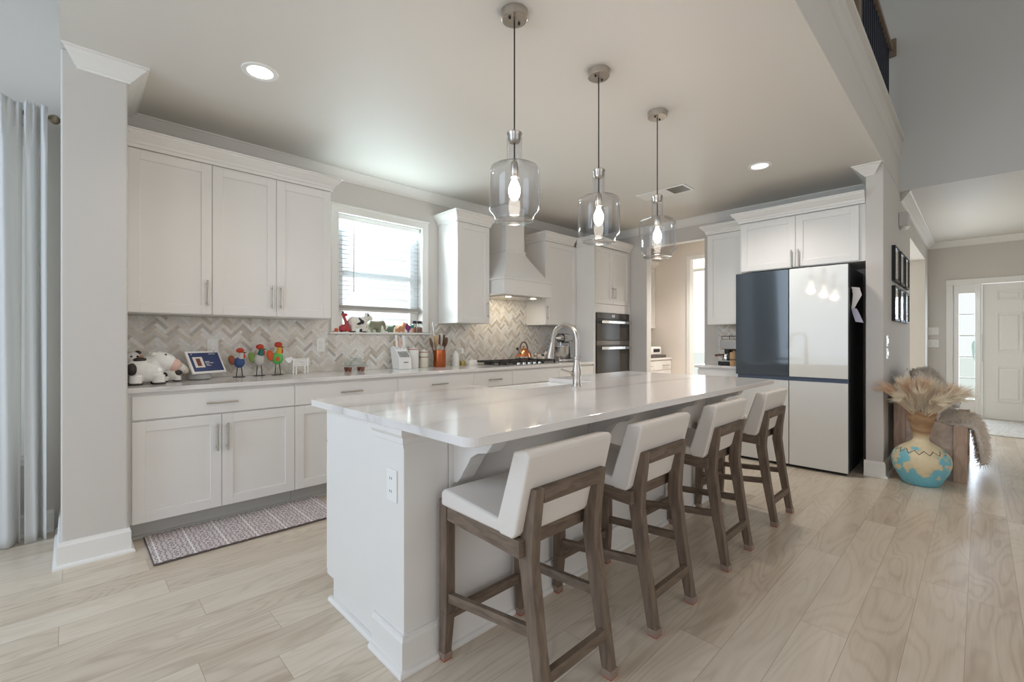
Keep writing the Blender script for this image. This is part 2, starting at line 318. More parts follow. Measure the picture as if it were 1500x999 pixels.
def m_cloth(name, rgb, trans):
    m, nt, p, N, L = new_mat(name)
    p.inputs['Base Color'].default_value = srgb(*rgb); p.inputs['Roughness'].default_value = 0.9
    tl = N.new('ShaderNodeBsdfTranslucent'); tl.inputs['Color'].default_value = srgb(*rgb)
    tc = N.new('ShaderNodeTexCoord'); nz = N.new('ShaderNodeTexNoise'); nz.inputs['Scale'].default_value = 250; L.new(tc.outputs['Object'], nz.inputs['Vector'])
    bp = N.new('ShaderNodeBump'); bp.inputs['Strength'].default_value = 0.1; L.new(nz.outputs['Fac'], bp.inputs['Height']); L.new(bp.outputs[0], p.inputs['Normal'])
    mx = N.new('ShaderNodeMixShader'); mx.inputs[0].default_value = trans
    L.new(p.outputs[0], mx.inputs[1]); L.new(tl.outputs[0], mx.inputs[2]); L.new(mx.outputs[0], N['Material Output'].inputs['Surface'])
    return m
M['curtain'] = m_cloth('white_linen_curtain', (226, 226, 224), 0.24)
M['blind'] = m_cloth('white_blind_slat', (240, 244, 248), 0.55)
M['plume'] = mat('pampas_beige', (244, 229, 210), 0.9, noise=0.2, scale=25)
M['plume_b'] = mat('pampas_brown', (228, 200, 172), 0.9, noise=0.2, scale=25)

# ------------------------------------------------------------------ mesh helpers
class MB:
    def __init__(s): s.v = []; s.f = []; s.attr = None
    def add(s, vs, fs):
        b = len(s.v); s.v += [tuple(x) for x in vs]; s.f += [tuple(i + b for i in f) for f in fs]; return s
    def box(s, x0, x1, y0, y1, z0, z1):
        return s.add([(x0, y0, z0), (x1, y0, z0), (x1, y1, z0), (x0, y1, z0), (x0, y0, z1), (x1, y0, z1), (x1, y1, z1), (x0, y1, z1)],
                     [(0, 3, 2, 1), (4, 5, 6, 7), (0, 1, 5, 4), (1, 2, 6, 5), (2, 3, 7, 6), (3, 0, 4, 7)])
    def hexa(s, p):   # eight corners, bottom ring then top ring
        return s.add(p, [(0, 3, 2, 1), (4, 5, 6, 7), (0, 1, 5, 4), (1, 2, 6, 5), (2, 3, 7, 6), (3, 0, 4, 7)])
    def prism(s, poly, axis, a, b):   # polygon in the plane of the other two axes, extruded along axis from a to b
        def P(u, v, t): return {'x': (t, u, v), 'y': (u, t, v), 'z': (u, v, t)}[axis]
        n = len(poly); vs = [P(u, v, a) for u, v in poly] + [P(u, v, b) for u, v in poly]
        fs = [tuple(range(n - 1, -1, -1)), tuple(range(n, 2 * n))] + [(i, (i + 1) % n, n + (i + 1) % n, n + i) for i in range(n)]
        return s.add(vs, fs)
    def lathe(s, prof, c=(0, 0, 0), n=32, cap=True, axis='z'):
        vs = []; fs = []
        for r, z in prof:
            for k in range(n):
                a = 2 * PI * k / n
                q = (r * math.cos(a), r * math.sin(a), z)
                if axis == 'x': q = (q[2], q[0], q[1])
                if axis == 'y': q = (q[0], q[2], q[1])
                vs.append((q[0] + c[0], q[1] + c[1], q[2] + c[2]))
        for i in range(len(prof) - 1):
            for k in range(n):
                fs.append((i * n + k, i * n + (k + 1) % n, (i + 1) * n + (k + 1) % n, (i + 1) * n + k))
        if cap:
            if prof[0][0] > 1e-4: fs.append(tuple(range(n - 1, -1, -1)))
            if prof[-1][0] > 1e-4: fs.append(tuple(range((len(prof) - 1) * n, len(prof) * n)))
        return s.add(vs, fs)
    def tube(s, pts, r, n=10, cap=True):
        pts = [Vector(p) for p in pts]; R = r if isinstance(r, (list, tuple)) else [r] * len(pts)
        vs = []; fs = []; up = None
        for i, p in enumerate(pts):
            t = (pts[min(i + 1, len(pts) - 1)] - pts[max(i - 1, 0)]).normalized()
            if up is None:
                up = t.orthogonal().normalized()
            up = (up - t * up.dot(t))
            up = up.normalized() if up.length > 1e-6 else t.orthogonal().normalized()
            sd = t.cross(up)
            for k in range(n):
                a = 2 * PI * k / n; vs.append(p + (up * math.cos(a) + sd * math.sin(a)) * R[i])
        for i in range(len(pts) - 1):
            for k in range(n):
                fs.append((i * n + k, i * n + (k + 1) % n, (i + 1) * n + (k + 1) % n, (i + 1) * n + k))
        if cap:
            fs.append(tuple(range(n - 1, -1, -1))); fs.append(tuple(range((len(pts) - 1) * n, len(pts) * n)))
        return s.add(vs, fs)
    def ball(s, c, r, n=20, m=12, rot=None):
        rx, ry, rz = r if isinstance(r, (list, tuple)) else (r, r, r)
        vs = []; fs = []
        Rm = rot.to_matrix() if rot is not None else None
        def P(x, y, z):
            q = Vector((x * rx, y * ry, z * rz))
            if Rm: q = Rm @ q
            return (q.x + c[0], q.y + c[1], q.z + c[2])
        vs.append(P(0, 0, -1))
        for i in range(1, m):
            ph = -PI / 2 + PI * i / m
            for k in range(n):
                a = 2 * PI * k / n; vs.append(P(math.cos(ph) * math.cos(a), math.cos(ph) * math.sin(a), math.sin(ph)))
        vs.append(P(0, 0, 1)); T = len(vs) - 1
        for k in range(n):
            fs.append((0, 1 + (k + 1) % n, 1 + k)); fs.append((T, 1 + (m - 2) * n + k, 1 + (m - 2) * n + (k + 1) % n))
        for i in range(m - 2):
            for k in range(n):
                fs.append((1 + i * n + k, 1 + i * n + (k + 1) % n, 1 + (i + 1) * n + (k + 1) % n, 1 + (i + 1) * n + k))
        return s.add(vs, fs)
    def sweep(s, nodes, prof, z0):   # nodes (x, y, vx, vy); profile points (d, z): vertex = node + d * v
        n = len(prof); vs = []; fs = []
        for x, y, vx, vy in nodes:
            for d, z in prof: vs.append((x + d * vx, y + d * vy, z0 + z))
        for i in range(len(nodes) - 1):
            for k in range(n):
                fs.append((i * n + k, i * n + (k + 1) % n, (i + 1) * n + (k + 1) % n, (i + 1) * n + k))
        fs.append(tuple(range(n))); fs.append(tuple(range((len(nodes) - 1) * n, len(nodes) * n)))
        return s.add(vs, fs)

def obj(name, mb, m, parent=None, bevel=0.0, smooth=0, seg=2, remesh=0.0, label=None, solid=0.0):
    me = bpy.data.meshes.new(name); me.from_pydata(mb.v, [], mb.f)
    bm = bmesh.new(); bm.from_mesh(me); bmesh.ops.recalc_face_normals(bm, faces=bm.faces); bm.to_mesh(me); bm.free()
    if isinstance(m, str): m = M[m]
    me.materials.append(m)
    o = bpy.data.objects.new(name, me); C.objects.link(o)
    if parent is not None:
        o.parent = parent
        base = parent
        off = Vector((0, 0, 0))
        while base is not None:
            off += Vector(base.location); base = base.parent
        # vertices are written in world space
        for v in me.vertices: v.co -= off
    if remesh:
        r = o.modifiers.new('remesh', 'REMESH'); r.mode = 'VOXEL'; r.voxel_size = remesh; r.use_smooth_shade = True
        sm = o.modifiers.new('smooth', 'SMOOTH'); sm.iterations = 4; sm.factor = 0.6
    if solid:
        q = o.modifiers.new('thickness', 'SOLIDIFY'); q.thickness = solid; q.offset = 0
    if bevel:
        b = o.modifiers.new('bevel', 'BEVEL'); b.width = bevel; b.segments = seg; b.limit_method = 'ANGLE'; b.angle_limit = math.radians(40)
    if smooth:
        for p in me.polygons: p.use_smooth = True
        me.set_sharp_from_angle(angle=math.radians(smooth))
    if label: o['label'] = label
    return o
def thing(name, label, cat, loc=(0, 0, 0), group=None):
    o = bpy.data.objects.new(name, None); o.empty_display_size = 0.1; C.objects.link(o); o.location = loc
    o['label'] = label; o['category'] = cat
    if group: o['group'] = group
    return o
def tag(o, label, cat, group=None):
    o['label'] = label; o['category'] = cat
    if group: o['group'] = group
    return o
def struct(name, mb, m, **k):
    o = obj(name, mb, m, **k)
    if o.parent is None: o['kind'] = 'structure'
    return o
def dup(root, delta=(0, 0, 0), label=None):
    r = root.copy(); C.objects.link(r); r.location = Vector(root.location) + Vector(delta)
    if label: r['label'] = label
    for ch in root.children:
        c = ch.copy(); C.objects.link(c); c.parent = r
        for g in ch.children:
            d = g.copy(); C.objects.link(d); d.parent = c
    return r
def rot2(p, a): return (p[0] * math.cos(a) - p[1] * math.sin(a), p[0] * math.sin(a) + p[1] * math.cos(a))
def arc(cx, cy, r, a0, a1, n): return [(cx + r * math.cos(math.radians(a0 + (a1 - a0) * i / n)), cy + r * math.sin(math.radians(a0 + (a1 - a0) * i / n))) for i in range(n + 1)]

CEIL = 2.73; YB = 4.06; XR = 5.68; YH = 0.585; YH2 = 0.709; XS = 5.06; HT = 5.4

# ------------------------------------------------------------------ room shell
struct('floor', MB().box(-3.4, 12.0, -4.8, 7.0, -0.12, 0.0), 'floor')
mb = MB()
WX0, WX1, WZ0, WZ1 = 1.744, 2.635, 1.265, 2.352      # kitchen window opening
NX0, NX1, NZ0, NZ1 = -1.9, -0.22, 0.50, 2.42         # nook window opening
Y0, Y1 = YB, YB + 0.16
mb.box(-3.4, NX0, Y0, Y1, 0, HT); mb.box(NX1, -0.02, Y0, Y1, 0, HT); mb.box(NX0, NX1, Y0, Y1, 0, NZ0); mb.box(NX0, NX1, Y0, Y1, NZ1, HT)
mb.box(-0.02, WX0, Y0, Y1, 0, 3.2); mb.box(WX1, 6.9, Y0, Y1, 0, 3.2); mb.box(WX0, WX1, Y0, Y1, 0, WZ0); mb.box(WX0, WX1, Y0, Y1, WZ1, 3.2)
struct('wall_back', mb, 'wall')
struct('wall_left', MB().box(-0.034, 0.235, 3.36, YB, 0, CEIL), 'wall', bevel=0.008)
struct('ceiling', MB().box(-0.034, 6.9, YH2 - .002, YB + 0.1, CEIL, 3.2).box(-0.034, 5.058, YH, YH2 - .002, CEIL, CEIL + .012), 'ceil')
# right wall: pier, header over the pantry opening
OP0, OP1, OPZ = 2.40, 3.19, 2.46
mb = MB().box(XR, XR + 0.12, YH2, OP0, 0, CEIL).box(XR, XR + 0.12, OP1, YB, 0, CEIL).box(XR, XR + 0.12, OP0, OP1, OPZ, CEIL)
struct('wall_right', mb, 'wall', bevel=0.006)
# hall wall (its end is the pier beside the refrigerator) with the dining opening and the beam over the camera side
struct('wall_hall', MB().box(XS, 7.2, YH, YH2, 0, CEIL + .012).box(7.2, 9.39, YH, YH + 0.36, 2.42, CEIL).box(9.39, 9.9, YH, YH + 0.36, 0, CEIL), 'wall', bevel=0.006)
struct('wall_loft', MB().box(-0.034, 6.16, YH, YH2, CEIL + .012, 3.25), 'wall')
struct('trim_2', MB().prism([(YH, 3.04), (YH - 0.012, 3.05), (YH - 0.012, 3.10), (YH - 0.02, 3.12), (YH - 0.02, 3.235), (YH - 0.045, 3.245), (YH - 0.045, 3.275), (YH2 + .02, 3.275), (YH2 + .02, 3.25), (YH, 3.25)], 'x', -0.034, 6.16), 'wall')
struct('wall_hall_upper', MB().box(6.16, 6.30, -1.7, YH, CEIL + .001, HT).box(6.161, 6.30, YH, 2.5, 3.26, HT), 'wallgrey')
struct('floor_loft', MB().box(-0.034, 6.16, YH2, 3.0, 3.2, 3.26), 'floor')
struct('wall_loft_back', MB().box(-0.034, 6.3, 2.5, 2.6, 3.2, HT), 'wallgrey')
struct('ceiling_hall', MB().box(6.162, 10.0, -1.7, YH + .36, CEIL, 3.0), 'ceil')
struct('wall_loft_side', MB().box(-0.034, 0.09, YH2 + .001, YB, 3.201, HT), 'wall')
struct('wall_hall_side', MB().box(6.165, 10.0, -1.8, -1.701, 0, CEIL), 'wall')
struct('ceiling_family', MB().box(-3.4, 6.3, -4.8, 4.2, HT, HT + 0.1), 'ceil')
# family room walls with their tall window openings (behind the camera)
mb = MB(); xw = -3.2
mb.box(xw - .15, xw, -4.8, -3.4, 0, HT).box(xw - .15, xw, -0.2, 1.2, 0, HT).box(xw - .15, xw, 3.6, 4.06, 0, HT)
mb.box(xw - .15, xw, -3.4, -0.2, 0, .4).box(xw - .15, xw, -3.4, -0.2, 2.75, HT).box(xw - .15, xw, 1.2, 3.6, 0, .4).box(xw - .15, xw, 1.2, 3.6, 3.9, HT)
struct('wall_family_left', mb, 'wall')
mb = MB(); yw = -4.5
mb.box(-3.4, -1.0, yw - .15, yw, 0, HT).box(4.2, 10.0, yw - .15, yw, 0, HT).box(-1.0, 4.2, yw - .15, yw, 0, .4).box(-1.0, 4.2, yw - .15, yw, 2.95, 3.2).box(-1.0, 4.2, yw - .15, yw, 4.8, HT)
struct('wall_family_rear', mb, 'wall')
struct('wall_family_right', MB().box(6.16, 6.3, -4.5, -1.702, 0, HT), 'wall')
# pantry passage
PX = 6.9
mb = MB().box(PX, PX + .1, 3.13, YB, 0, 3.0).box(PX, PX + .1, YH2, 2.1, 0, 3.0).box(PX, PX + .1, 2.1, 3.13, 2.43, 3.0)
struct('wall_pantry', mb, 'pantry')
struct('trim_3', MB().box(PX - .015, PX, 3.13, 3.19, 0, 2.49).box(PX - .015, PX, 2.04, 2.10, 0, 2.49).box(PX - .015, PX, 2.10, 3.13, 2.43, 2.49), 'trim', bevel=.004)
# dining room beyond
mb = MB().box(9.9, 10.05, .945, 2.0, 0, 3.0).box(9.9, 10.05, 5.4, 6.0, 0, 3.0).box(9.9, 10.05, 2.0, 5.4, 0, .1).box(9.9, 10.05, 2.0, 5.4, 2.72, 3.0)
mb.box(PX, 10.05, 6.0, 6.1, 0, 3.0)
struct('wall_dining', mb, 'wall')
struct('ceiling_dining', MB().box(PX + .1, 10.05, YH + .36, 6.1, CEIL, 3.0), 'ceil')
# front wall with door and sidelight openings
DX = 9.9
mb = MB().box(DX, DX + .15, .30, .945, 0, CEIL).box(DX, DX + .15, -1.7, -.97, 0, CEIL).box(DX, DX + .15, -.97, .30, 2.07, CEIL)
struct('wall_front', mb, 'wall')

# crown moulding
crown = [(0, -.088), (.010, -.088), (.014, -.078), (.024, -.072), (.040, -.052), (.062, -.030), (.072, -.022), (.078, -.012), (.090, -.010), (.090, 0), (0, 0)]
struct('trim_1', MB().sweep([(.034, 3.36, -.74, -1), (.235, 3.36, 1, -1), (.235, YB, 1, -1), (XR, YB, -1, -1), (XR, YH2, -1, 1), (XS, YH2, -1, 1), (XS, .652, -1, -.74)], crown, CEIL), 'trim', smooth=30)
struct('trim_4', MB().sweep([(6.26, YH, -1, -1), (DX, YH, -1, -1), (DX, -1.7, -1, 1)], crown, CEIL), 'trim', smooth=30)
# baseboards
base = [(0, 0), (.032, 0), (.032, .008), (.027, .017), (.016, .021), (.015, .115), (.010, .125), (.008, .135), (0, .135)]
struct('baseboard_left', MB().sweep([(-.034, YB, -1, -1), (-.034, 3.36, -1, -1), (.235, 3.36, 1, -1), (.235, 3.50, 1, 0)], base, 0), 'trim')
struct('baseboard_nook', MB().sweep([(-3.2, YB, 0, -1), (-.07, YB, 0, -1)], base, 0), 'trim')
struct('baseboard_hall', MB().sweep([(XS, .72, -1, 0), (XS, YH, -1, -1), (7.2, YH, 0, -1)], base, 0), 'trim')
struct('baseboard_front', MB().sweep([(9.39, YH, -1, -1), (DX, YH, -1, -1), (DX, .40, -1, 0)], base, 0), 'trim')
struct('baseboard_hall_side', MB().sweep([(6.3, -1.7, 0, 1), (DX, -1.7, 0, 1)], base, 0), 'trim')
struct('baseboard_pantry', MB().sweep([(PX, 3.43, -1, 0), (PX, 3.19, -1, 0)], base, 0), 'trim')

# ------------------------------------------------------------------ kitchen window with blind
win = struct('window_1', MB().box(WX0, WX0 + .035, 4.15, 4.20, WZ0, WZ1).box(WX1 - .035, WX1, 4.15, 4.20, WZ0, WZ1).box(WX0 + .035, WX1 - .035, 4.15, 4.20, WZ1 - .035, WZ1).box(WX0 + .035, WX1 - .035, 4.15, 4.20, WZ0, WZ0 + .03), 'white')
obj('casing', MB().box(1.676, WX0 + .004, 4.042, YB, 1.27, 2.42).box(WX1 - .004, 2.705, 4.042, YB, 1.27, 2.42).box(1.676, 2.705, 4.040, YB, 2.348, 2.42)
    .box(1.668, 2.713, 4.034, YB, 2.41, 2.43), 'trim', win, bevel=.006)
obj('sill', MB().box(1.655, 2.728, 4.018, 4.20, 1.247, 1.266), 'trim', win, bevel=.005)
obj('sash', MB().box(WX0 + .035, WX0 + .085, 4.155, 4.19, WZ0, WZ1).box(WX1 - .085, WX1 - .035, 4.155, 4.19, WZ0, WZ1).box(WX0 + .085, WX1 - .085, 4.155, 4.19, 1.80, 1.85).box(WX0 + .085, WX1 - .085, 4.155, 4.19, WZ0 + .03, WZ0 + .075), 'white', win)
obj('glass', MB().box(WX0 + .04, WX1 - .04, 4.170, 4.174, WZ0 + .03, WZ1 - .03), 'glass', win)
bl = thing('window_blind', 'white slatted blind lowered almost to the kitchen window sill', 'blind', (2.19, 4.12, 1.49))
obj('head_rail', MB().box(WX0 + .006, WX1 - .006, 4.09, 4.145, WZ1 - .045, WZ1 - .002), 'white', bl, bevel=.003)
mb = MB(); nsl = 19
for i in range(nsl):
    z = 1.535 + i * (WZ1 - .07 - 1.535) / (nsl - 1)
    c, s_ = math.cos(.06) * .024, math.sin(.06) * .024
    mb.prism([(4.118 - c, z - s_), (4.118 + c, z + s_), (4.118 + c, z + s_ + .0025), (4.118 - c, z - s_ + .0025)], 'x', WX0 + .01, WX1 - .01)
obj('slats', mb, 'blind', bl)
obj('bottom_rail', MB().box(WX0 + .01, WX1 - .01, 4.095, 4.14, 1.468, 1.490), 'palegrey', bl, bevel=.004)  # white rail coloured pale grey for its backlit shade
mb = MB()
for i in range(6): mb.box(WX0 + .01, WX1 - .01, 4.094, 4.142, 1.491 + i * .0045, 1.494 + i * .0045)
obj('stacked_slats', mb, 'palegrey', bl)  # gathered white slats, backlit shade put into their grey
obj('wand', MB().tube([(1.905, 4.085, 2.31), (1.905, 4.083, 1.64)], .004, 8), M['palegrey'], bl, smooth=40)
for x in (1.86, 2.52): obj('ladder_cord', MB().tube([(x, 4.118, 1.49), (x, 4.118, 2.32)], .0012, 6), 'white', bl)
# world outside the kitchen window: neighbour's pale siding wall and lawn
mb = MB().box(-6, 12, 8.2, 8.4, -1, 7)
for i in range(40): mb.box(-6, 12, 8.185, 8.2, -1 + i * .2, -1 + i * .2 + .012)
struct('wall_neighbour', mb, 'siding')
struct('ground', MB().box(-30, 45, -40, 40, -.5, -.13), 'lawn')

# nook window and curtain
nw = struct('window_2', MB().box(NX0, NX0 + .06, 4.13, 4.19, NZ0, NZ1).box(NX1 - .06, NX1, 4.13, 4.19, NZ0, NZ1).box(NX0, NX1, 4.13, 4.19, NZ1 - .06, NZ1).box(NX0, NX1, 4.13, 4.19, NZ0, NZ0 + .06).box(NX0, NX1, 4.13, 4.19, 1.5, 1.55), 'white', bevel=.003)
obj('casing', MB().box(NX0 - .07, NX0, 4.045, YB, NZ0 - .07, NZ1 + .07).box(NX1, NX1 + .07, 4.045, YB, NZ0 - .07, NZ1 + .07).box(NX0, NX1, 4.045, YB, NZ1, NZ1 + .07).box(NX0 - .1, NX1 + .1, 4.02, YB, NZ0 - .03, NZ0), 'trim', nw, bevel=.004)
obj('glass', MB().box(NX0 + .05, NX1 - .05, 4.155, 4.159, NZ0, NZ1), 'glass', nw)
rod = thing('curtain_rod', 'brushed metal curtain rod with round finial above the nook window', 'curtain rod', (-.9, 3.96, 2.56))
obj('rod', MB().tube([(-2.1, 3.955, 2.545), (-.085, 3.955, 2.545)], .013, 12), 'rodmetal', rod, smooth=40)
obj('finial', MB().lathe([(.004, -.002), (.014, 0), (.016, .006), (.022, .012), (.029, .028), (.026, .044), (.012, .056), (0, .058)], (-.098, 3.95, 2.545), 20, axis='x'), 'rodmetal', rod, smooth=40)
obj('bracket', MB().box(-.135, -.120, 3.94, YB, 2.535, 2.555), 'rodmetal', rod)
def curtain(x0, x1, name, label, seed):
    rnd = random.Random(seed); n = 150; rows = 44; vs = []; fs = []
    ph = [rnd.uniform(0, 6) for _ in range(4)]
    for j in range(rows + 1):
        t = j / rows; z = .006 + t * (2.595 - .006)
        for i in range(n + 1):
            u = i / n; x = x0 + u * (x1 - x0)
            amp = .036 + .012 * math.sin(u * 5 + ph[0])
            if t > .93: amp *= 1 - (t - .93) / .07 * .55
            fold = math.sin(u * 2 * PI * (x1 - x0) / .105 + .9 * math.sin(3 * t + ph[1]) * (1 - t) + ph[2]) + .45 * math.sin(u * 2 * PI * (x1 - x0) / .052 + ph[3] + 2.2 * t)
            gather = (.012 * math.sin(u * 2 * PI * (x1 - x0) / .034 + ph[0]) if t > .90 else 0) * min(1, (t - .90) / .05 if t > .9 else 0)
            x += .010 * math.cos(u * 2 * PI * (x1 - x0) / .105 + ph[2]) * (1 - t)
            vs.append((x, 3.902 + amp * fold * .75 + gather, z + (.010 * math.sin(u * 40 + ph[1]) if j == rows else 0)))
    for j in range(rows):
        for i in range(n):
            a = j * (n + 1) + i; fs.append((a, a + 1, a + n + 2, a + n + 1))
    return tag(obj(name, MB().add(vs, fs), 'curtain', smooth=80, solid=.002), label, 'curtain')
curtain(-1.15, -.20, 'curtain', 'wide white linen curtain panel hanging across the nook window', 3)
curtain(-.19, -.095, 'curtain', 'narrow bunched white curtain at the rod finial beside the wall end', 5)

# ------------------------------------------------------------------ cabinet builders
class Face:   # a front plane: a runs along it, d comes out of it, z is up
    def __init__(s, facing, plane): s.f = facing; s.p = plane
    def box(s, mb, a0, a1, d0, d1, z0, z1):
        if s.f == '-y': return mb.box(a0, a1, s.p - d1, s.p - d0, z0, z1)
        if s.f == '+y': return mb.box(a0, a1, s.p + d0, s.p + d1, z0, z1)
        return mb.box(s.p - d1, s.p - d0, a0, a1, z0, z1)
    def pt(s, a, d, z):
        return {'-y': (a, s.p - d, z), '+y': (a, s.p + d, z), '-x': (s.p - d, a, z)}[s.f]
def shaker(F, a0, a1, z0, z1, parent, name='door', fw=.062):
    g = .0016; a0 += g; a1 -= g; z0 += g; z1 -= g; t = .020
    mb = MB()
    F.box(mb, a0, a0 + fw, 0, t, z0, z1); F.box(mb, a1 - fw, a1, 0, t, z0, z1)
    F.box(mb, a0 + fw, a1 - fw, 0, t, z0, z0 + fw); F.box(mb, a0 + fw, a1 - fw, 0, t, z1 - fw, z1)
    F.box(mb, a0 + fw - .002, a1 - fw + .002, 0, t - .010, z0 + fw - .002, z1 - fw + .002)
    return obj(name, mb, 'paint', parent, bevel=.0015, seg=1)
def slab(F, a0, a1, z0, z1, parent, name='drawer'):
    g = .0016; mb = MB(); F.box(mb, a0 + g, a1 - g, 0, .020, z0 + g, z1 - g)
    return obj(name, mb, 'paint', parent, bevel=.002, seg=1)
def pull(F, a, z, L, vertical, parent, d=.020):
    mb = MB(); h = L / 2
    if vertical: e = [(a, z - h), (a, z + h)]; q = [(a, z - h * .76), (a, z + h * .76)]
    else: e = [(a - h, z), (a + h, z)]; q = [(a - h * .76, z), (a + h * .76, z)]
    mb.tube([F.pt(e[0][0], d + .030, e[0][1]), F.pt(e[1][0], d + .030, e[1][1])], .0062, 10)
    for p in q: mb.tube([F.pt(p[0], d - .001, p[1]), F.pt(p[0], d + .030, p[1])], .0048, 8)
    return obj('handle', mb, 'nickel', parent, smooth=40)
cabcrown = [(0, 0), (.012, 0), (.012, .020), (.020, .026), (.022, .040), (.034, .050), (.050, .066), (.058, .076), (.062, .080), (.062, .092), (.070, .094), (.070, .104), (0, .104)]

# base cabinets on the window wall
FB = Face('-y', 3.46); ZT = .884
def base_cab(a0, a1, label, doors, dh, ndoors_handles=True, drawer=True, filler=0):
    t = thing('base_cabinet', label, 'cabinet', ((a0 + a1) / 2, 3.76, 0), 'base cabinets on the window wall')
    mb = MB().box(a0 - filler + .001, a1 - .001, 3.46, YB - .006, .114, ZT - .001)
    obj('body', mb, 'paint', t)
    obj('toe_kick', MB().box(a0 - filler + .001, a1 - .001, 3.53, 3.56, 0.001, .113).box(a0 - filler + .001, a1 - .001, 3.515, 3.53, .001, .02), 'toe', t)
    if drawer:
        d = slab(FB, a0, a1, .722, .866, t)
        if dh: pull(FB, (a0 + a1) / 2, .795, .175, False, d)
    n = doors; wd = (a1 - a0) / n
    for k in range(n):
        d = shaker(FB, a0 + k * wd, a0 + (k + 1) * wd, .114, .716, t)
        hx = a0 + (k + 1) * wd - .028 if (k == 0) else a0 + k * wd + .030
        pull(FB, hx, .57, .175, True, d)
    return t
base_cab(.258, 1.163, 'white base cabinet with wide drawer and two doors beside the left wall end', 2, True, filler=.02)
base_cab(1.163, 1.996, 'white base cabinet under the kitchen window, second from the left wall end', 2, True)
base_cab(1.996, 2.824, 'white base cabinet under the knife block and canisters', 2, True)
base_cab(2.824, 3.353, 'narrow white base cabinet left of the cooktop cabinet, one drawer handle', 1, True)
base_cab(3.353, 4.113, 'white cooktop cabinet with a plain handleless drawer front', 2, False)
base_cab(4.113, 4.795, 'white base cabinet between the cooktop and the oven tower', 1, False)
ct = thing('countertop', 'long white quartz worktop along the window wall', 'countertop', (2.5, 3.75, ZT))
mb = MB().box(.238, 4.800, 3.425, YB - .012, ZT + .0005, .914)
obj('slab', mb, 'quartz', ct, bevel=.004)

# upper cabinets on the window wall
FU = Face('-y', 3.74)
def upper_cab(a0, a1, z0, label, splits, handles, crown_nodes, group='upper cabinets on the window wall', left=0.0):
    t = thing('upper_cabinet', label, 'cabinet', ((a0 + a1) / 2, 3.9, z0), group)
    obj('body', MB().box(a0 - left + .001, a1 - .001, 3.74, YB - .003, z0, 2.414), 'paint', t, bevel=.002)
    xs = [a0] + splits + [a1]
    for k in range(len(xs) - 1):
        d = shaker(FU, xs[k], xs[k + 1], z0 + .003, 2.410, t)
        h = handles[k]
        pull(FU, xs[k + 1] - .030 if h == 'r' else xs[k] + .030, z0 + .15, .175, True, d)
    obj('crown', MB().sweep(crown_nodes, cabcrown, 2.412), 'paint', t, smooth=30)
    return t
upper_cab(.258, .711, 1.368, 'white single-door wall cabinet tucked against the left wall end', [], ['r'], [(.237, 3.72, 0, -1), (.711, 3.72, 0, -1)], left=.02)
upper_cab(.711, 1.541, 1.368, 'white two-door wall cabinet left of the kitchen window', [1.125], ['r', 'l'], [(.711, 3.72, 0, -1), (1.541, 3.72, 1, -1), (1.541, YB - .002, 1, 0)])
upper_cab(2.838, 3.274, 1.368, 'white wall cabinet between the kitchen window and the range hood', [], ['r'], [(2.838, YB - .002, -1, 0), (2.838, 3.72, -1, -1), (3.274, 3.72, 1, -1), (3.274, YB - .002, 1, 0)])
upper_cab(4.19, 4.795, 1.380, 'white wall cabinet between the range hood and the oven tower', [], ['l'], [(4.19, YB - .002, -1, 0), (4.19, 3.72, -1, -1), (4.733, 3.72, 0, -1)])

# oven tower
tw = thing('oven_tower_cabinet', 'tall white cabinet housing the built-in double oven', 'cabinet', (5.24, 3.75, 0))
TX0, TX1 = 4.80, 5.672; FT = Face('-y', 3.46)
obj('body', MB().box(TX0, TX0 + .04, 3.44, YB - .002, .1, 2.414).box(TX1 - .04, TX1, 3.44, YB - .002, .1, 2.414).box(TX0 + .04, TX1 - .04, 3.46, YB - .003, 1.57, 2.413)
    .box(TX0 + .04, TX1 - .04, 3.46, YB - .003, .101, .42).box(TX0 + .04, TX1 - .04, 4.00, YB - .002, .42, 1.57).box(TX0 + .04, TX1 - .04, 3.444, 3.46, 1.55, 1.66), 'paint', tw, bevel=.002)
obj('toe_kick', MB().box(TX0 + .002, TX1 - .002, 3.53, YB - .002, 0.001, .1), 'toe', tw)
for k in range(2):
    a0 = TX0 + .03 + k * (TX1 - TX0 - .06) / 2; a1 = a0 + (TX1 - TX0 - .06) / 2
    d = shaker(FT, a0, a1, 1.665, 2.405, tw, fw=.06)
    pull(FT, a1 - .03 if k == 0 else a0 + .03, 1.815, .16, True, d)
slab(FT, TX0 + .03, TX1 - .03, .12, .40, tw)
obj('crown', MB().sweep([(TX0, 3.72, -1, -1), (TX0, 3.44, -1, -1), (TX1 - .002, 3.44, 0, -1)], cabcrown, 2.412), 'paint', tw, smooth=30)
ov = thing('double_oven', 'dark grey built-in double wall oven with two steel bar handles', 'oven', (5.23, 3.6, .42))
OX0, OX1 = 4.850, 5.620
obj('body', MB().box(OX0 + .01, OX1 - .01, 3.45, 3.98, .425, 1.545), 'ovensteel', ov)
cp = obj('control_panel', MB().box(OX0, OX1, 3.425, 3.45, 1.468, 1.548), 'ovenglass', ov, bevel=.003)
obj('display', MB().box(5.185, 5.255, 3.422, 3.4255, 1.490, 1.528), 'palegrey', cp)
for z0, z1, hz, nm in ((1.185, 1.464, 1.425, 'upper_door'), (.47, 1.120, 1.085, 'lower_door')):
    d = obj(nm, MB().box(OX0, OX1, 3.418, 3.45, z0, z1), 'ovenglass', ov, bevel=.004)
    obj('handle', MB().box(OX0 + .05, OX1 - .03, 3.372, 3.386, hz - .018, hz + .018).box(OX0 + .08, OX0 + .10, 3.385, 3.419, hz - .008, hz + .008).box(OX1 - .10, OX1 - .08, 3.385, 3.419, hz - .008, hz + .008), 'chrome', d, bevel=.004)
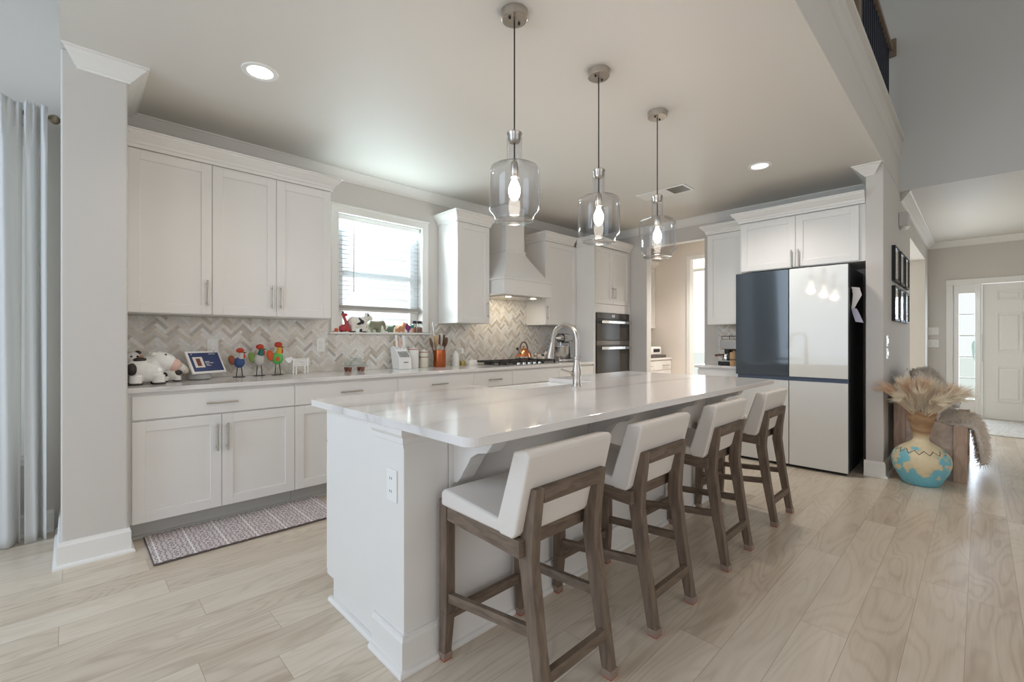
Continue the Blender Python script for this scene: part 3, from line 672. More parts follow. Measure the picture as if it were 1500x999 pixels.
obj('vent_trim', MB().box(OX0, OX1, 3.420, 3.45, 1.122, 1.183), 'ovensteel', ov, bevel=.003)
obj('bottom_trim', MB().box(OX0, OX1, 3.425, 3.45, .425, .468), 'ovensteel', ov)

# range hood
hd = thing('range_hood', 'white wooden range hood with flared body and square chimney over the cooktop', 'range hood', (3.68, 3.8, 1.68))
CX = 3.672
obj('chimney', MB().box(CX - .144, CX + .144, 3.72, YB - .003, 2.20, CEIL - .002), 'paint', hd, bevel=.003)
mb = MB()
def ring(hw, yf, z): return [(CX - hw, yf, z), (CX + hw, yf, z), (CX + hw, YB - .003, z), (CX - hw, YB - .003, z)]
prof = [(1.865, .352, 3.535), (1.90, .335, 3.545), (2.00, .265, 3.605), (2.10, .200, 3.665), (2.17, .160, 3.705), (2.205, .148, 3.717)]
for (z0, w0, y0), (z1, w1, y1) in zip(prof, prof[1:]): mb.hexa(ring(w0, y0, z0) + ring(w1, y1, z1))
obj('flared_body', mb, 'paint', hd)
obj('collar_trim', MB().hexa(ring(.162, 3.702, 2.195) + ring(.158, 3.706, 2.218)), 'paint', hd, bevel=.004)
obj('skirt', MB().hexa(ring(.372, 3.515, 1.692) + ring(.372, 3.515, 1.85)).hexa(ring(.392, 3.495, 1.845) + ring(.385, 3.502, 1.866)).hexa(ring(.390, 3.497, 1.682) + ring(.390, 3.497, 1.70)), 'paint', hd, bevel=.003)
obj('insert', MB().box(CX - .30, CX + .30, 3.58, 4.0, 1.672, 1.683), 'chrome', hd, bevel=.002)
for x in (CX - .2, CX + .2):
    obj('lamp', MB().lathe([(.032, 0), (.032, -.006), (.0, -.007)], (x, 3.63, 1.672), 20), 'hoodlens', hd)
hl = bpy.data.lights.new('hood_light', 'AREA'); hl.size = .5; hl.size_y = .2; hl.shape = 'RECTANGLE'; hl.energy = 2.35; hl.color = (1, .88, .68)
ho = bpy.data.objects.new('hood_light', hl); C.objects.link(ho); ho.location = (CX, 3.80, 1.66); ho.rotation_euler = (0.25, 0, 0)

# herringbone backsplash
def herring(name, rects, to3, label, seed):
    rnd = random.Random(seed)
    Lt, Wt, g = .0955, .0237, .0014
    vs = []; fs = []; tones = []
    pal = [(226, 222, 216), (218, 213, 206), (232, 229, 225), (208, 202, 194), (222, 216, 206), (196, 188, 178), (214, 206, 192), (186, 180, 174), (228, 224, 219), (203, 192, 176)]
    wts = [6, 6, 6, 4, 5, 2.2, 3, 1.6, 5, 1.6]
    def clip(poly, r):
        a0, a1, b0, b1 = r
        for ax, lim, sg in ((0, a0, 1), (0, a1, -1), (1, b0, 1), (1, b1, -1)):
            out = []
            for i in range(len(poly)):
                p, q = poly[i], poly[(i + 1) % len(poly)]
                dp, dq = sg * (p[ax] - lim), sg * (q[ax] - lim)
                if dp >= 0: out.append(p)
                if (dp >= 0) != (dq >= 0):
                    t = dp / (dp - dq); out.append((p[0] + t * (q[0] - p[0]), p[1] + t * (q[1] - p[1])))
            poly = out
            if not poly: break
        return poly
    A0 = min(r[0] for r in rects); A1 = max(r[1] for r in rects); B0 = min(r[2] for r in rects); B1 = max(r[3] for r in rects)
    R2 = math.sqrt(.5); K = int((A1 - A0 + B1 - B0 + 1) / Wt) + 4
    ks = range(-10, int((B1 - B0 + .5) / (Wt * math.sqrt(2))) + 10)
    js = range(-3, int((A1 - A0 + 1) / (2 * Lt * R2)) + 8)
    for k in range(-320, 321):
        for j in range(-38, 39):
            for kind in (0, 1):
                if kind == 0: x0, y0, x1, y1 = k * Wt + 2 * Lt * j, k * Wt, k * Wt + 2 * Lt * j + Lt, k * Wt + Wt
                else: x0, x1 = k * Wt + Lt + 2 * Lt * j, (k + 1) * Wt + Lt + 2 * Lt * j; y1 = (k + 1) * Wt; y0 = y1 - Lt
                q = [(x0 + g / 2, y0 + g / 2), (x1 - g / 2, y0 + g / 2), (x1 - g / 2, y1 - g / 2), (x0 + g / 2, y1 - g / 2)]
                q = [((p[0] - p[1]) * R2 + A0, (p[0] + p[1]) * R2 + B0) for p in q]
                if max(p[0] for p in q) < A0 or min(p[0] for p in q) > A1 or max(p[1] for p in q) < B0 or min(p[1] for p in q) > B1: continue
                tone = tuple(min(.88, c * 1.12) for c in srgb(*rnd.choices(pal, wts)[0])[:3]) + (1,)
                for r in rects:
                    c = clip(q, r)
                    if len(c) >= 3:
                        b = len(vs); vs += [to3(p[0], p[1]) for p in c]; fs.append(tuple(range(b, b + len(c)))); tones.append(tone)
    me = bpy.data.meshes.new(name); me.from_pydata(vs, [], fs)
    ca_ = me.color_attributes.new('tone', 'FLOAT_COLOR', 'CORNER')
    for p in me.polygons:
        for li in p.loop_indices: ca_.data[li].color = tones[p.index]
    me.materials.append(M['tile'])
    o = bpy.data.objects.new('tiles', me); C.objects.link(o)
    return o
bs = struct('wall_back_tile', MB().box(.238, 4.795, 4.052, 4.0598, .9145, 1.245).box(.238, 1.655, 4.052, 4.0598, 1.245, 1.366).box(2.728, 4.795, 4.052, 4.0598, 1.245, 1.366).box(3.276, 4.188, 4.052, 4.0598, 1.366, 1.70), 'grout')
tl = herring('tiles', [(.238, 4.795, .9145, 1.245), (.238, 1.655, 1.245, 1.366), (2.728, 4.795, 1.245, 1.366), (3.276, 4.188, 1.366, 1.70)], lambda a, b: (a, 4.0508, b), '', 11)
tl.parent = bs
bs2 = struct('wall_right_tile', MB().box(5.672, 5.6798, 1.76, 2.225, .9145, 1.366), 'grout')
tl2 = herring('tiles', [(1.76, 2.225, .9145, 1.366)], lambda a, b: (5.6708, a, b), '', 12); tl2.parent = bs2

# ------------------------------------------------------------------ right wall: refrigerator, its cabinet, coffee station
fr = thing('refrigerator', 'four-door refrigerator with one slate and three white glass panels', 'refrigerator', (5.2, 1.265, 0))
FX = 4.845; RY0, RY1, RYM = .800, 1.728, 1.254
obj('body', MB().box(FX + .085, 5.60, RY0 + .004, RY1 - .004, .035, 1.845), 'fridge_body', fr, bevel=.004)
obj('feet_grille', MB().box(FX + .05, 5.5, RY0 + .02, RY1 - .02, .001, .036), 'black', fr)
def fdoor(nm, y0, y1, z0, z1, face, lab):
    d = obj(nm, MB().box(FX + .012, FX + .080, y0, y1, z0, z1), 'fridge_gap', fr, bevel=.004)
    obj('glass_panel', MB().box(FX, FX + .0122, y0, y1, z0, z1), face, d, bevel=.002, label=lab)
fdoor('upper_door', RYM + .003, RY1, .852, 1.858, 'fridge_dark', 'slate blue-grey glass panel')
fdoor('upper_door', RY0, RYM - .003, .852, 1.858, 'fridge_white', 'glossy white glass panel')
fdoor('lower_door', RYM + .003, RY1, .030, .812, 'fridge_matte', 'white satin panel')
fdoor('lower_door', RY0, RYM - .003, .030, .812, 'fridge_matte', 'white satin panel')
obj('hinge_cover', MB().box(FX + .05, FX + .16, RY0 + .01, RY0 + .06, 1.846, 1.862).box(FX + .05, FX + .16, RY1 - .06, RY1 - .01, 1.846, 1.862), 'fridge_body', fr, bevel=.003)
obj('grip_channel', MB().box(FX + .045, FX + .082, RY0 + .004, RY1 - .004, .812, .852), 'fridge_gap', fr)
mem = thing('fridge_note', 'folded papers clipped to the side of the refrigerator', 'paper', (4.99, .77, 1.6))
def quad_strip(pts, wdt):   # vertical paper strip following (x, y, z) points, width along x/y vector
    mb = MB(); n = len(pts); vs = []
    for (x, y, z), (wx, wy) in zip(pts, wdt): vs += [(x, y, z), (x + wx, y + wy, z - .01)]
    return mb.add(vs, [(2 * i, 2 * i + 1, 2 * i + 3, 2 * i + 2) for i in range(n - 1)])
obj('sheet', quad_strip([(4.965, .796, 1.665), (4.97, .785, 1.60), (4.965, .79, 1.53), (4.96, .796, 1.48)], [(.02, -.055), (.02, -.06), (.01, -.035), (.0, -.02)]), 'paper', mem, solid=.001)
obj('leaflet', quad_strip([(4.962, .798, 1.48), (4.968, .785, 1.42), (4.975, .768, 1.355)], [(.012, -.040), (.012, -.050), (.012, -.055)]), 'lilac', mem, solid=.001)
obj('magnet', MB().box(4.962, 4.985, .789, .7975, 1.62, 1.645), 'black', mem, bevel=.002)

FF = Face('-x', 5.09)
fc = thing('fridge_cabinet', 'deep white two-door cabinet above the refrigerator', 'cabinet', (5.4, 1.25, 1.88))
obj('body', MB().box(5.09, XR - .002, .712, 1.770, 1.90, 2.414).box(5.15, XR - .002, 1.745, 1.770, .001, 1.90), 'paint', fc, bevel=.002)
for k, (a0, a1) in enumerate(((.757, 1.256), (1.256, 1.757))):
    d = shaker(FF, a0, a1, 1.905, 2.405, fc)
    pull(FF, a1 - .03 if k == 0 else a0 + .03, 1.985, .175, True, d)
obj('crown', MB().sweep([(5.07, .712, -1, 0), (5.07, 1.770, -1, 1), (XR - .002, 1.770, 0, 1)], cabcrown, 2.412), 'paint', fc, smooth=30)
FC = Face('-x', 5.36)
cu = thing('upper_cabinet', 'white single-door wall cabinet between the pantry opening and the refrigerator', 'cabinet', (5.5, 2.0, 1.367))
obj('body', MB().box(5.36, XR - .002, 1.772, 2.222, 1.367, 2.414), 'paint', cu, bevel=.002)
shaker(FC, 1.772, 2.222, 1.370, 2.410, cu)
obj('crown', MB().sweep([(5.34, 1.772, -1, 0), (5.34, 2.222, -1, 1), (XR - .002, 2.222, 0, 1)], cabcrown, 2.412), 'paint', cu, smooth=30)
cb = thing('base_cabinet', 'white base cabinet under the espresso machine', 'cabinet', (5.4, 2.0, 0))
obj('body', MB().box(5.08, XR - .002, 1.773, 2.215, .114, ZT - .001), 'paint', cb)
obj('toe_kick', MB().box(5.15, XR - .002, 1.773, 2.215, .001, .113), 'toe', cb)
FK = Face('-x', 5.08); slab(FK, 1.773, 2.215, .722, .866, cb); shaker(FK, 1.773, 2.215, .114, .716, cb)
tag(obj('countertop', MB().box(5.045, XR - .012, 1.772, 2.245, ZT, .914), 'quartz', bevel=.004), 'short white quartz worktop left of the refrigerator', 'countertop')

# espresso machine
em = thing('espresso_machine', 'chrome espresso machine with wooden portafilter handle left of the refrigerator', 'coffee machine', (5.35, 1.93, .914))
obj('base', MB().box(5.17, 5.46, 1.82, 2.035, .9155, .955), 'black', em, bevel=.006)
obj('drip_tray', MB().box(5.165, 5.30, 1.825, 2.03, .955, .967), 'chrome', em, bevel=.003)
obj('back_column', MB().box(5.33, 5.46, 1.83, 2.025, .955, 1.10), 'chrome', em, bevel=.01)
obj('head', MB().box(5.20, 5.46, 1.825, 2.03, 1.085, 1.20), 'chrome', em, bevel=.018, seg=3)
obj('cup_rail', MB().tube([(5.22, 1.84, 1.20), (5.22, 1.84, 1.235), (5.22, 2.01, 1.235), (5.22, 2.01, 1.20)], .004, 8).tube([(5.44, 1.84, 1.20), (5.44, 1.84, 1.235), (5.22, 1.84, 1.235)], .004, 8).tube([(5.44, 2.01, 1.20), (5.44, 2.01, 1.235), (5.22, 2.01, 1.235)], .004, 8), 'black', em, smooth=40)
obj('group_head', MB().lathe([(.034, 0), (.034, -.03), (.03, -.045)], (5.245, 1.955, 1.085), 20), 'iron', em, smooth=40)
pf = obj('portafilter', MB().lathe([(.035, 0), (.033, -.028), (.012, -.036), (.008, -.05)], (5.245, 1.955, 1.042), 20), 'chrome', em, smooth=40)
obj('handle', MB().tube([(5.215, 1.985, 1.03), (5.17, 2.025, 1.025), (5.14, 2.05, 1.022)], [.009, .012, .013], 10), 'wooddark', pf, smooth=40)
obj('steam_wand', MB().tube([(5.21, 1.85, 1.09), (5.19, 1.845, 1.05), (5.185, 1.85, .985)], .005, 8), 'chrome', em, smooth=40)
mj = thing('milk_jug', 'small steel milk jug on the espresso machine tray', 'jug', (5.235, 1.955, .967))
obj('body', MB().lathe([(.001, .0), (.040, 0), (.043, .01), (.037, .045), (.030, .062), (.033, .070), (.031, .070), (.028, .062), (.001, .060)], (5.225, 1.965, .9678), 20), 'chrome', mj, smooth=50)
obj('handle', MB().tube([(5.226, 1.935, 1.028), (5.226, 1.905, 1.015), (5.226, 1.925, .980)], .004, 8), 'chrome', mj, smooth=40)
cn = thing('wooden_canister', 'pale wooden canister beside the espresso machine', 'canister', (5.24, 1.79, .914))
obj('body', MB().lathe([(.001, 0), (.042, 0), (.044, .006), (.044, .13), (.001, .13)], (5.10, 1.835, .9145), 24), 'woodlight', cn, smooth=40)
obj('band', MB().lathe([(.0446, .062), (.0452, .064), (.0452, .072), (.0446, .074)], (5.10, 1.835, .9145), 24, cap=False), 'wooddark', cn, smooth=40)
obj('lid', MB().lathe([(.045, .13), (.045, .145), (.012, .15), (.012, .162), (.001, .164)], (5.10, 1.835, .9145), 24), 'woodlight', cn, smooth=40)

# ------------------------------------------------------------------ pantry cabinets seen through the opening
FP = Face('-y', 3.46)
pb = thing('base_cabinet', 'white drawer cabinet in the pantry passage behind the opening', 'cabinet', (6.4, 3.7, 0))
obj('body', MB().box(5.803, PX - .017, 3.46, YB - .002, .114, ZT - .001), 'paint', pb)
obj('toe_kick', MB().box(5.803, PX - .017, 3.53, YB - .002, .001, .113), 'toe', pb)
for a0, a1 in ((5.803, 6.33), (6.33, PX - .02)):
    for z0, z1 in ((.725, .866), (.42, .719), (.114, .414)):
        d = slab(FP, a0, a1, z0, z1, pb); pull(FP, (a0 + a1) / 2 + .08, (z0 + z1) / 2, .18, False, d)
tag(obj('countertop', MB().box(5.802, PX - .017, 3.425, YB - .002, ZT, .914), 'quartz', bevel=.004), 'quartz worktop in the pantry passage', 'countertop')
pu = thing('upper_cabinet', 'white wall cabinet in the pantry passage', 'cabinet', (6.4, 3.9, 1.375))
obj('body', MB().box(5.803, PX - .002, 3.74, YB - .002, 1.375, 2.36), 'paint', pu)
for a0, a1 in ((5.803, 6.34), (6.34, PX - .003)): shaker(FU, a0, a1, 1.378, 2.357, pu)
obj('crown', MB().sweep([(5.803, 3.72, 0, -1), (PX - .002, 3.72, 0, -1)], cabcrown, 2.358), 'paint', pu)
mw = thing('tabletop_appliance', 'small white and black appliance on the pantry worktop', 'appliance', (6.55, 3.62, .914))
obj('body', MB().box(6.40, 6.72, 3.52, 3.82, .955, 1.085), 'white', mw, bevel=.02, seg=3)
obj('tray', MB().box(6.36, 6.80, 3.48, 3.80, .9145, .955), 'ovensteel', mw, bevel=.006)
obj('display', MB().box(6.47, 6.66, 3.514, 3.522, 1.00, 1.05), 'black', mw)
obj('paper_rest', MB().box(6.42, 6.70, 3.74, 3.80, 1.083, 1.10), 'black', mw, bevel=.003)

# ------------------------------------------------------------------ island
isl = thing('kitchen_island', 'white panelled kitchen island carrying the sink', 'island', (2.2, 1.8, 0))
IX0, IX1, IY0, IY1 = .868, 3.585, 1.452, 2.14
obj('body', MB().box(IX0, IX1, IY0, IY0 + .03, 0.001, ZT - .001).box(IX0 + .001, IX0 + .02, IY0 + .03, IY1 - .07, 0.001, ZT - .001).box(IX0 + .001, IX0 + .02, IY1 - .07, IY1, .10, ZT - .001)
    .box(IX1 - .02, IX1, IY0 + .03, IY1, .001, ZT - .001).box(IX0 + .02, IX1 - .02, IY0 + .03, IY1, .09, .11), 'paint', isl)
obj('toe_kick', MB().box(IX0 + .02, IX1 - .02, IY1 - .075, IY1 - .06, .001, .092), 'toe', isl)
FI = Face('+y', IY1)
for a0, a1 in ((.872, 1.32), (1.32, 1.78), (2.56, 3.07), (3.07, 3.58)):
    d = shaker(FI, a0, a1, .114, .716, isl); pull(FI, a1 - .03, .57, .175, True, d)
    d = slab(FI, a0, a1, .722, .866, isl); pull(FI, (a0 + a1) / 2, .795, .175, False, d)
d = shaker(FI, 1.78, 2.17, .114, .62, isl); d = shaker(FI, 2.17, 2.56, .114, .62, isl)
obj('corner_post', MB().box(.862, 1.058, 1.446, 1.66, .001, ZT - .002), 'paint', isl, bevel=.003)
capm = [(0, 0), (.006, 0), (.006, .012), (.010, .016), (.010, .034), (.018, .044), (.022, .050), (.022, .074), (0, .074)]
obj('post_cap', MB().sweep([(.862, 1.66, -1, 0), (.862, 1.446, -1, -1), (1.058, 1.446, 0, -1)], capm, ZT - .075), 'paint', isl)
obj('baseboard', MB().sweep([(.862, 1.66, -1, 0), (.862, 1.446, -1, -1), (IX1 + .002, 1.446, 1, -1), (IX1 + .002, 2.06, 1, 0)], base, 0.0005), 'paint', isl)
shoe = [(0, 0), (.018, 0), (.018, .008), (.012, .018), (0, .020)]
obj('shoe_moulding', MB().sweep([(IX0, 2.09, -1, 0), (IX0, 1.66, -1, 0)], shoe, .0005), 'paint', isl)
cprof = [(IY0, ZT - .002), (1.18, ZT - .002), (1.18, .852), (1.192, .838), (1.21, .832), (1.235, .80), (1.25, .785), (1.30, .775), (1.34, .752), (1.365, .715), (1.385, .69), (1.405, .66), (1.425, .640), (IY0, .636)]
for x in (1.085, 2.0, 2.78, 3.50):
    obj('corbel', MB().prism(cprof, 'x', x, x + .075), 'paint', isl, bevel=.002)
    obj('corbel_plate', MB().box(x - .022, x + .097, IY0 - .008, IY0, .60 if x > 1.1 else .54, ZT - .002), 'paint', isl, bevel=.002)
it = thing('island_countertop', 'large white veined quartz slab on the kitchen island', 'countertop', (2.2, 1.62, ZT))
P0, P1, Q0, Q1 = .822, 3.622, 1.02, 2.228; SX0, SX1, SY = 1.805, 2.545, 1.83
r = .045
poly = arc(P0 + r, Q0 + r, r, 180, 270, 6) + arc(P1 - r, Q0 + r, r, 270, 360, 6) + arc(P1 - .02, Q1 - .02, .02, 0, 90, 4) + [(SX1, Q1)] + arc(SX1 - .03, SY + .03, .03, 0, -90, 5) + arc(SX0 + .03, SY + .03, .03, 270, 180, 5) + arc(SX0 - .045, Q1 - .045, .045, 0, 90, 6) + arc(P0 + .02, Q1 - .02, .02, 90, 180, 4)
obj('slab', MB().prism(poly, 'z', ZT, .914), 'quartz', it, bevel=.003)
sk = thing('farmhouse_sink', 'white apron-front sink set in the island countertop', 'sink', (2.17, 2.03, .66))
a0, a1, b0, b1, zb, zt = 1.795, 2.555, 1.80, 2.262, .635, ZT - .0015
mb = MB().box(a0, a1, b0, b1, zb, zb + .02).box(a0, a0 + .022, b0, b1, zb, zt).box(a1 - .022, a1, b0, b1, zb, zt).box(a0, a1, b0, b0 + .022, zb, zt).box(a0, a1, b1 - .03, b1, zb, zt)
obj('basin', mb, 'ceramic', sk, bevel=.006, seg=3)
obj('drain', MB().lathe([(.045, .004), (.045, 0), (.02, -.002), (.001, -.002)][::-1], (2.17, 2.03, zb + .022), 24), 'chrome', sk, smooth=30)
fa = thing('kitchen_faucet', 'brushed nickel pull-down gooseneck faucet on the island', 'faucet', (2.217, 1.70, .914))
fx, fy = 2.217, 1.715
obj('base', MB().lathe([(.029, .0005), (.029, .008), (.025, .014), (.024, .05), (.027, .075), (.027, .10), (.021, .125), (.0175, .155), (.0175, .168)], (fx, fy, .914), 24), 'nickel', fa, smooth=35)
obj('collar', MB().lathe([(.0175, .165), (.022, .168), (.022, .178), (.0175, .181)], (fx, fy, .914), 24), 'nickel', fa, smooth=35)
pts = [(fx, fy, 1.09), (fx, fy, 1.19)] + [(fx, fy + .095 - .095 * math.cos(math.radians(a)), 1.195 + .095 * math.sin(math.radians(a))) for a in range(0, 166, 12)]
pts += [(fx, fy + .198, 1.17)]
obj('gooseneck', MB().tube(pts, .0135, 14), 'nickel', fa, smooth=50)
sp = Vector((fx, fy + .196, 1.178)); dr = Vector((0, .20, -1)).normalized()
obj('spray_head', MB().tube([sp, sp + dr * .03, sp + dr * .07, sp + dr * .10, sp + dr * .103], [.0145, .0165, .0205, .0225, .018], 18), 'nickel', fa, smooth=40)
hb = obj('lever', MB().tube([(fx, fy, .993), (fx - .03, fy + .012, .993)], .0165, 14).tube([(fx - .028, fy + .011, .995), (fx - .055, fy + .022, 1.003), (fx - .105, fy + .042, 1.020)], [.0075, .0065, .006], 10), 'nickel', fa, smooth=40)
op = thing('power_outlet', 'white duplex power outlet on the island end panel', 'outlet', (.86, 1.525, .66))
obj('plate', MB().box(.8555, .8618, 1.488, 1.560, .598, .718), 'white', op, bevel=.003)
for z in (.682, .634):
    q = obj('socket', MB().lathe([(.017, 0), (.017, .003), (.001, .003)], (0, 0, 0), 16), 'ceramic', op)
    q.data.transform(Matrix.Rotation(-PI / 2, 4, 'Y')); q.location = Vector((.8556, 1.524, z)) - Vector(op.location)
    for me_v in q.data.vertices: me_v.co += Vector(op.location)
    obj('slots', MB().box(.8520, .8530, 1.517, 1.5185, z - .001, z + .008).box(.8520, .8530, 1.5295, 1.531, z - .001, z + .008), 'black', op)

# ------------------------------------------------------------------ bar stools
def make_stool(cx, label):
    t = thing('bar_stool', label, 'stool', (cx, 1.17, 0), 'bar stools along the island')
    hw = .222
    # upholstery: seat wedge and leaning back, side profiles in (y, z) extruded across
    seat = [(1.405, .580), (1.405, .632), (1.385, .646), (1.09, .618), (1.03, .612), (1.025, .574)]
    obj('seat', MB().prism(seat, 'x', cx - hw, cx + hw), 'fabric', t, bevel=.014, seg=3, smooth=50)
    back = [(1.098, .600), (1.016, .850), (.958, .857), (.946, .845), (1.008, .592), (1.022, .572), (1.080, .573)]
    obj('backrest', MB().prism(back, 'x', cx - hw - .0012, cx + hw + .0012), 'fabric', t, bevel=.018, seg=4, smooth=50)
    # front legs, tapered below
    for s in (-1, 1):
        x0, x1 = (cx - .218, cx - .176) if s < 0 else (cx + .176, cx + .218)
        xi0, xi1 = (x0, x1 - .010) if s < 0 else (x0 + .010, x1)
        lg = obj('front_leg', MB().hexa([(x0, 1.375, .18), (x1, 1.375, .18), (x1, 1.420, .18), (x0, 1.420, .18), (x0, 1.375, .602), (x1, 1.375, .602), (x1, 1.420, .602), (x0, 1.420, .602)])
                 .hexa([(xi0, 1.388, .006), (xi1, 1.388, .006), (xi1, 1.420, .006), (xi0, 1.420, .006), (x0, 1.375, .18), (x1, 1.375, .18), (x1, 1.420, .18), (x0, 1.420, .18)]), 'stoolwood', t, bevel=.003)
        obj('foot_cap', MB().hexa([(xi0 - .002, 1.386, .004), (xi1 + .002, 1.386, .004), (xi1 + .002, 1.422, .004), (xi0 - .002, 1.422, .004), (xi0 - .003, 1.384, .030), (xi1 + .004, 1.384, .030), (xi1 + .004, 1.422, .030), (xi0 - .003, 1.422, .030)]), 'clearcap', lg, bevel=.002)
        obj('felt_pad', MB().box(xi0 - .002, xi1 + .002, 1.386, 1.422, .0005, .0045), 'felt', lg)
    # rear legs: bent in side view
    side = [(.903, .005), (.945, .28), (.972, .50), (.966, .60), (.950, .735)]
    for s in (-1, 1):
        x0, x1 = (cx - .188, cx - .146) if s < 0 else (cx + .146, cx + .188)
        dp = [.036, .046, .056, .050, .040]
        pl = [(y, z) for y, z in side] + [(y + d, z) for (y, z), d in reversed(list(zip(side, dp)))]
        lg = obj('rear_leg', MB().prism(pl, 'x', x0, x1), 'stoolwood', t, bevel=.003)
        obj('foot_cap', MB().box(x0 - .002, x1 + .002, .901, .943, .004, .030), 'clearcap', lg, bevel=.002)
        obj('felt_pad', MB().box(x0 - .001, x1 + .001, .902, .941, .0005, .0045), 'felt', lg)
        xr0, xr1 = (cx - .214, cx - .188) if s < 0 else (cx + .188, cx + .214)
        obj('side_apron', MB().hexa([(xr0, 1.376, .530), (xr1, 1.376, .530), (xr1 + (.02 if s < 0 else -.02) * 0, 1.0, .515), (xr0, 1.0, .515), (xr0, 1.376, .583), (xr1, 1.376, .583), (xr1, 1.0, .570), (xr0, 1.0, .570)]), 'stoolwood_h', t, bevel=.002)
        xa = cx + s * .198; xb = cx + s * .170
        obj('side_stretcher', MB().hexa([(xa - .011, 1.378, .222), (xa + .011, 1.378, .222), (xb + .011, .965, .264), (xb - .011, .965, .264), (xa - .011, 1.378, .256), (xa + .011, 1.378, .256), (xb + .011, .965, .298), (xb - .011, .965, .298)]), 'stoolwood_h', t, bevel=.002)
    obj('front_stretcher', MB().box(cx - .178, cx + .178, 1.386, 1.408, .148, .186), 'stoolwood_h', t, bevel=.002)
    obj('front_apron', MB().box(cx - .178, cx + .178, 1.384, 1.410, .530, .580), 'stoolwood_h', t, bevel=.002)
    obj('rear_stretcher', MB().box(cx - .147, cx + .147, .926, .950, .132, .170), 'stoolwood_h', t, bevel=.002)
    obj('back_rail', MB().hexa([(cx - .147, .952, .685), (cx + .147, .952, .685), (cx + .147, .990, .685), (cx - .147, .990, .685), (cx - .147, .950, .735), (cx + .147, .950, .735), (cx + .147, .988, .735), (cx - .147, .988, .735)]), 'stoolwood_h', t, bevel=.002)
    obj('rear_apron', MB().box(cx - .187, cx + .187, 1.040, 1.062, .515, .568), 'stoolwood_h', t, bevel=.002)
    return t
st0 = make_stool(1.215, 'cream bar stool closest to the island end with the outlet')
dup(st0, (.655, 0, 0), 'cream bar stool, second from the island end with the outlet')
dup(st0, (1.402, 0, 0), 'cream bar stool, third from the island end with the outlet')
dup(st0, (2.205, 0, 0), 'cream bar stool in front of the refrigerator, last of the row')

# ------------------------------------------------------------------ pendants, recessed lights, vent
def make_pendant(px, py, label):
    t = thing('pendant_light', label, 'pendant light', (px, py, 1.755), 'glass pendants over the island')
    obj('canopy', MB().lathe([(.001, -.036), (.058, -.035), (.062, -.032), (.064, 0), (.001, 0)], (px, py, CEIL - .001), 32), 'nickel', t, smooth=35)
    obj('canopy_screws', MB().lathe([(.001, -.044), (.006, -.043), (.006, -.036)], (px - .03, py, CEIL), 10).lathe([(.001, -.044), (.006, -.043), (.006, -.036)], (px + .03, py, CEIL), 10), 'iron', t, smooth=40)
    obj('cord', MB().tube([(px, py, CEIL - .035), (px, py, 2.03)], .0035, 8), 'black', t, smooth=40)
    obj('cap', MB().lathe([(.006, 2.172), (.028, 2.170), (.036, 2.164), (.036, 2.158), (.031, 2.150), (.031, 2.132), (.024, 2.120), (.008, 2.116)], (px, py, 0), 28), 'nickel', t, smooth=35)
    prof = [(.036, 2.150), (.035, 2.05), (.036, 2.03), (.050, 2.022), (.095, 2.010), (.110, 2.002), (.117, 1.985), (.119, 1.96), (.119, 1.815), (.117, 1.800), (.095, 1.776), (.091, 1.757), (.086, 1.754), (.001, 1.753)]
    obj('glass_shade', MB().lathe(prof, (px, py, 0), 40, cap=False), 'bulbglass', t, smooth=40)
    obj('glass_base_ring', MB().lathe([(.088, 1.758), (.0915, 1.756), (.092, 1.752), (.087, 1.751), (.0865, 1.755), (.088, 1.758)], (px, py, 0), 40, cap=False), 'jarglass', t, smooth=40)
    so = obj('socket', MB().lathe([(.004, 2.035), (.014, 2.032), (.018, 2.015), (.018, 1.965), (.014, 1.960), (.001, 1.960)], (px, py, 0), 20), 'nickel', t, smooth=40)
    obj('bulb', MB().lathe([(.010, 1.962), (.013, 1.945), (.026, 1.915), (.029, 1.893), (.024, 1.868), (.012, 1.852), (.001, 1.848)], (px, py, 0), 20), 'bulb', so, smooth=60)
    return t
pend = make_pendant(1.493, 1.52, 'clear glass pendant light, largest in view, over the near end of the island')
dup(pend, (.672, -.002, 0), 'clear glass pendant light, middle of the three over the island')
dup(pend, (1.349, -.002, 0), 'clear glass pendant light over the far end of the island near the ceiling vent')
for x in (1.493, 2.165, 2.842):
    l = bpy.data.lights.new('pendant_lamp', 'POINT'); l.energy = 5.6; l.color = (1, .82, .72); l.shadow_soft_size = .03
    o = bpy.data.objects.new('pendant_lamp', l); C.objects.link(o); o.location = (x, 1.52, 1.825)
def make_recessed(x, y, label):
    t = thing('recessed_light', label, 'ceiling light', (x, y, CEIL - .01), 'recessed ceiling lights')
    obj('trim_ring', MB().lathe([(.095, CEIL - .0005), (.094, CEIL - .006), (.080, CEIL - .010), (.066, CEIL - .004)], (x, y, 0), 36, cap=False), 'white', t, smooth=50)
    obj('lens', MB().lathe([(.067, CEIL - .0040), (.001, CEIL - .0045)], (x, y, 0), 36, cap=False), 'lens', t, smooth=50)
    return t
RL = [(.781, 2.87, 'recessed ceiling light above the left wall cabinets'), (4.367, 1.356, 'recessed ceiling light in front of the refrigerator')]
rl = make_recessed(*RL[0])
dup(rl, (RL[1][0] - RL[0][0], RL[1][1] - RL[0][1], 0), RL[1][2])
for x, y, e in ((.781, 2.87, 12), (4.367, 1.356, 55), (8.2, -.6, 11), (6.3, 2.2, 175)):
    l = bpy.data.lights.new('recessed_lamp', 'SPOT'); l.energy = e; l.color = (1, .92, .84); l.spot_size = 2.3; l.spot_blend = .8; l.shadow_soft_size = .06
    o = bpy.data.objects.new('recessed_lamp_%d' % round(x * 10), l); C.objects.link(o); o.location = (x, y, CEIL - .02)
vt = thing('ceiling_vent', 'white rectangular ceiling air vent with grey grille', 'vent', (4.40, 2.28, CEIL))
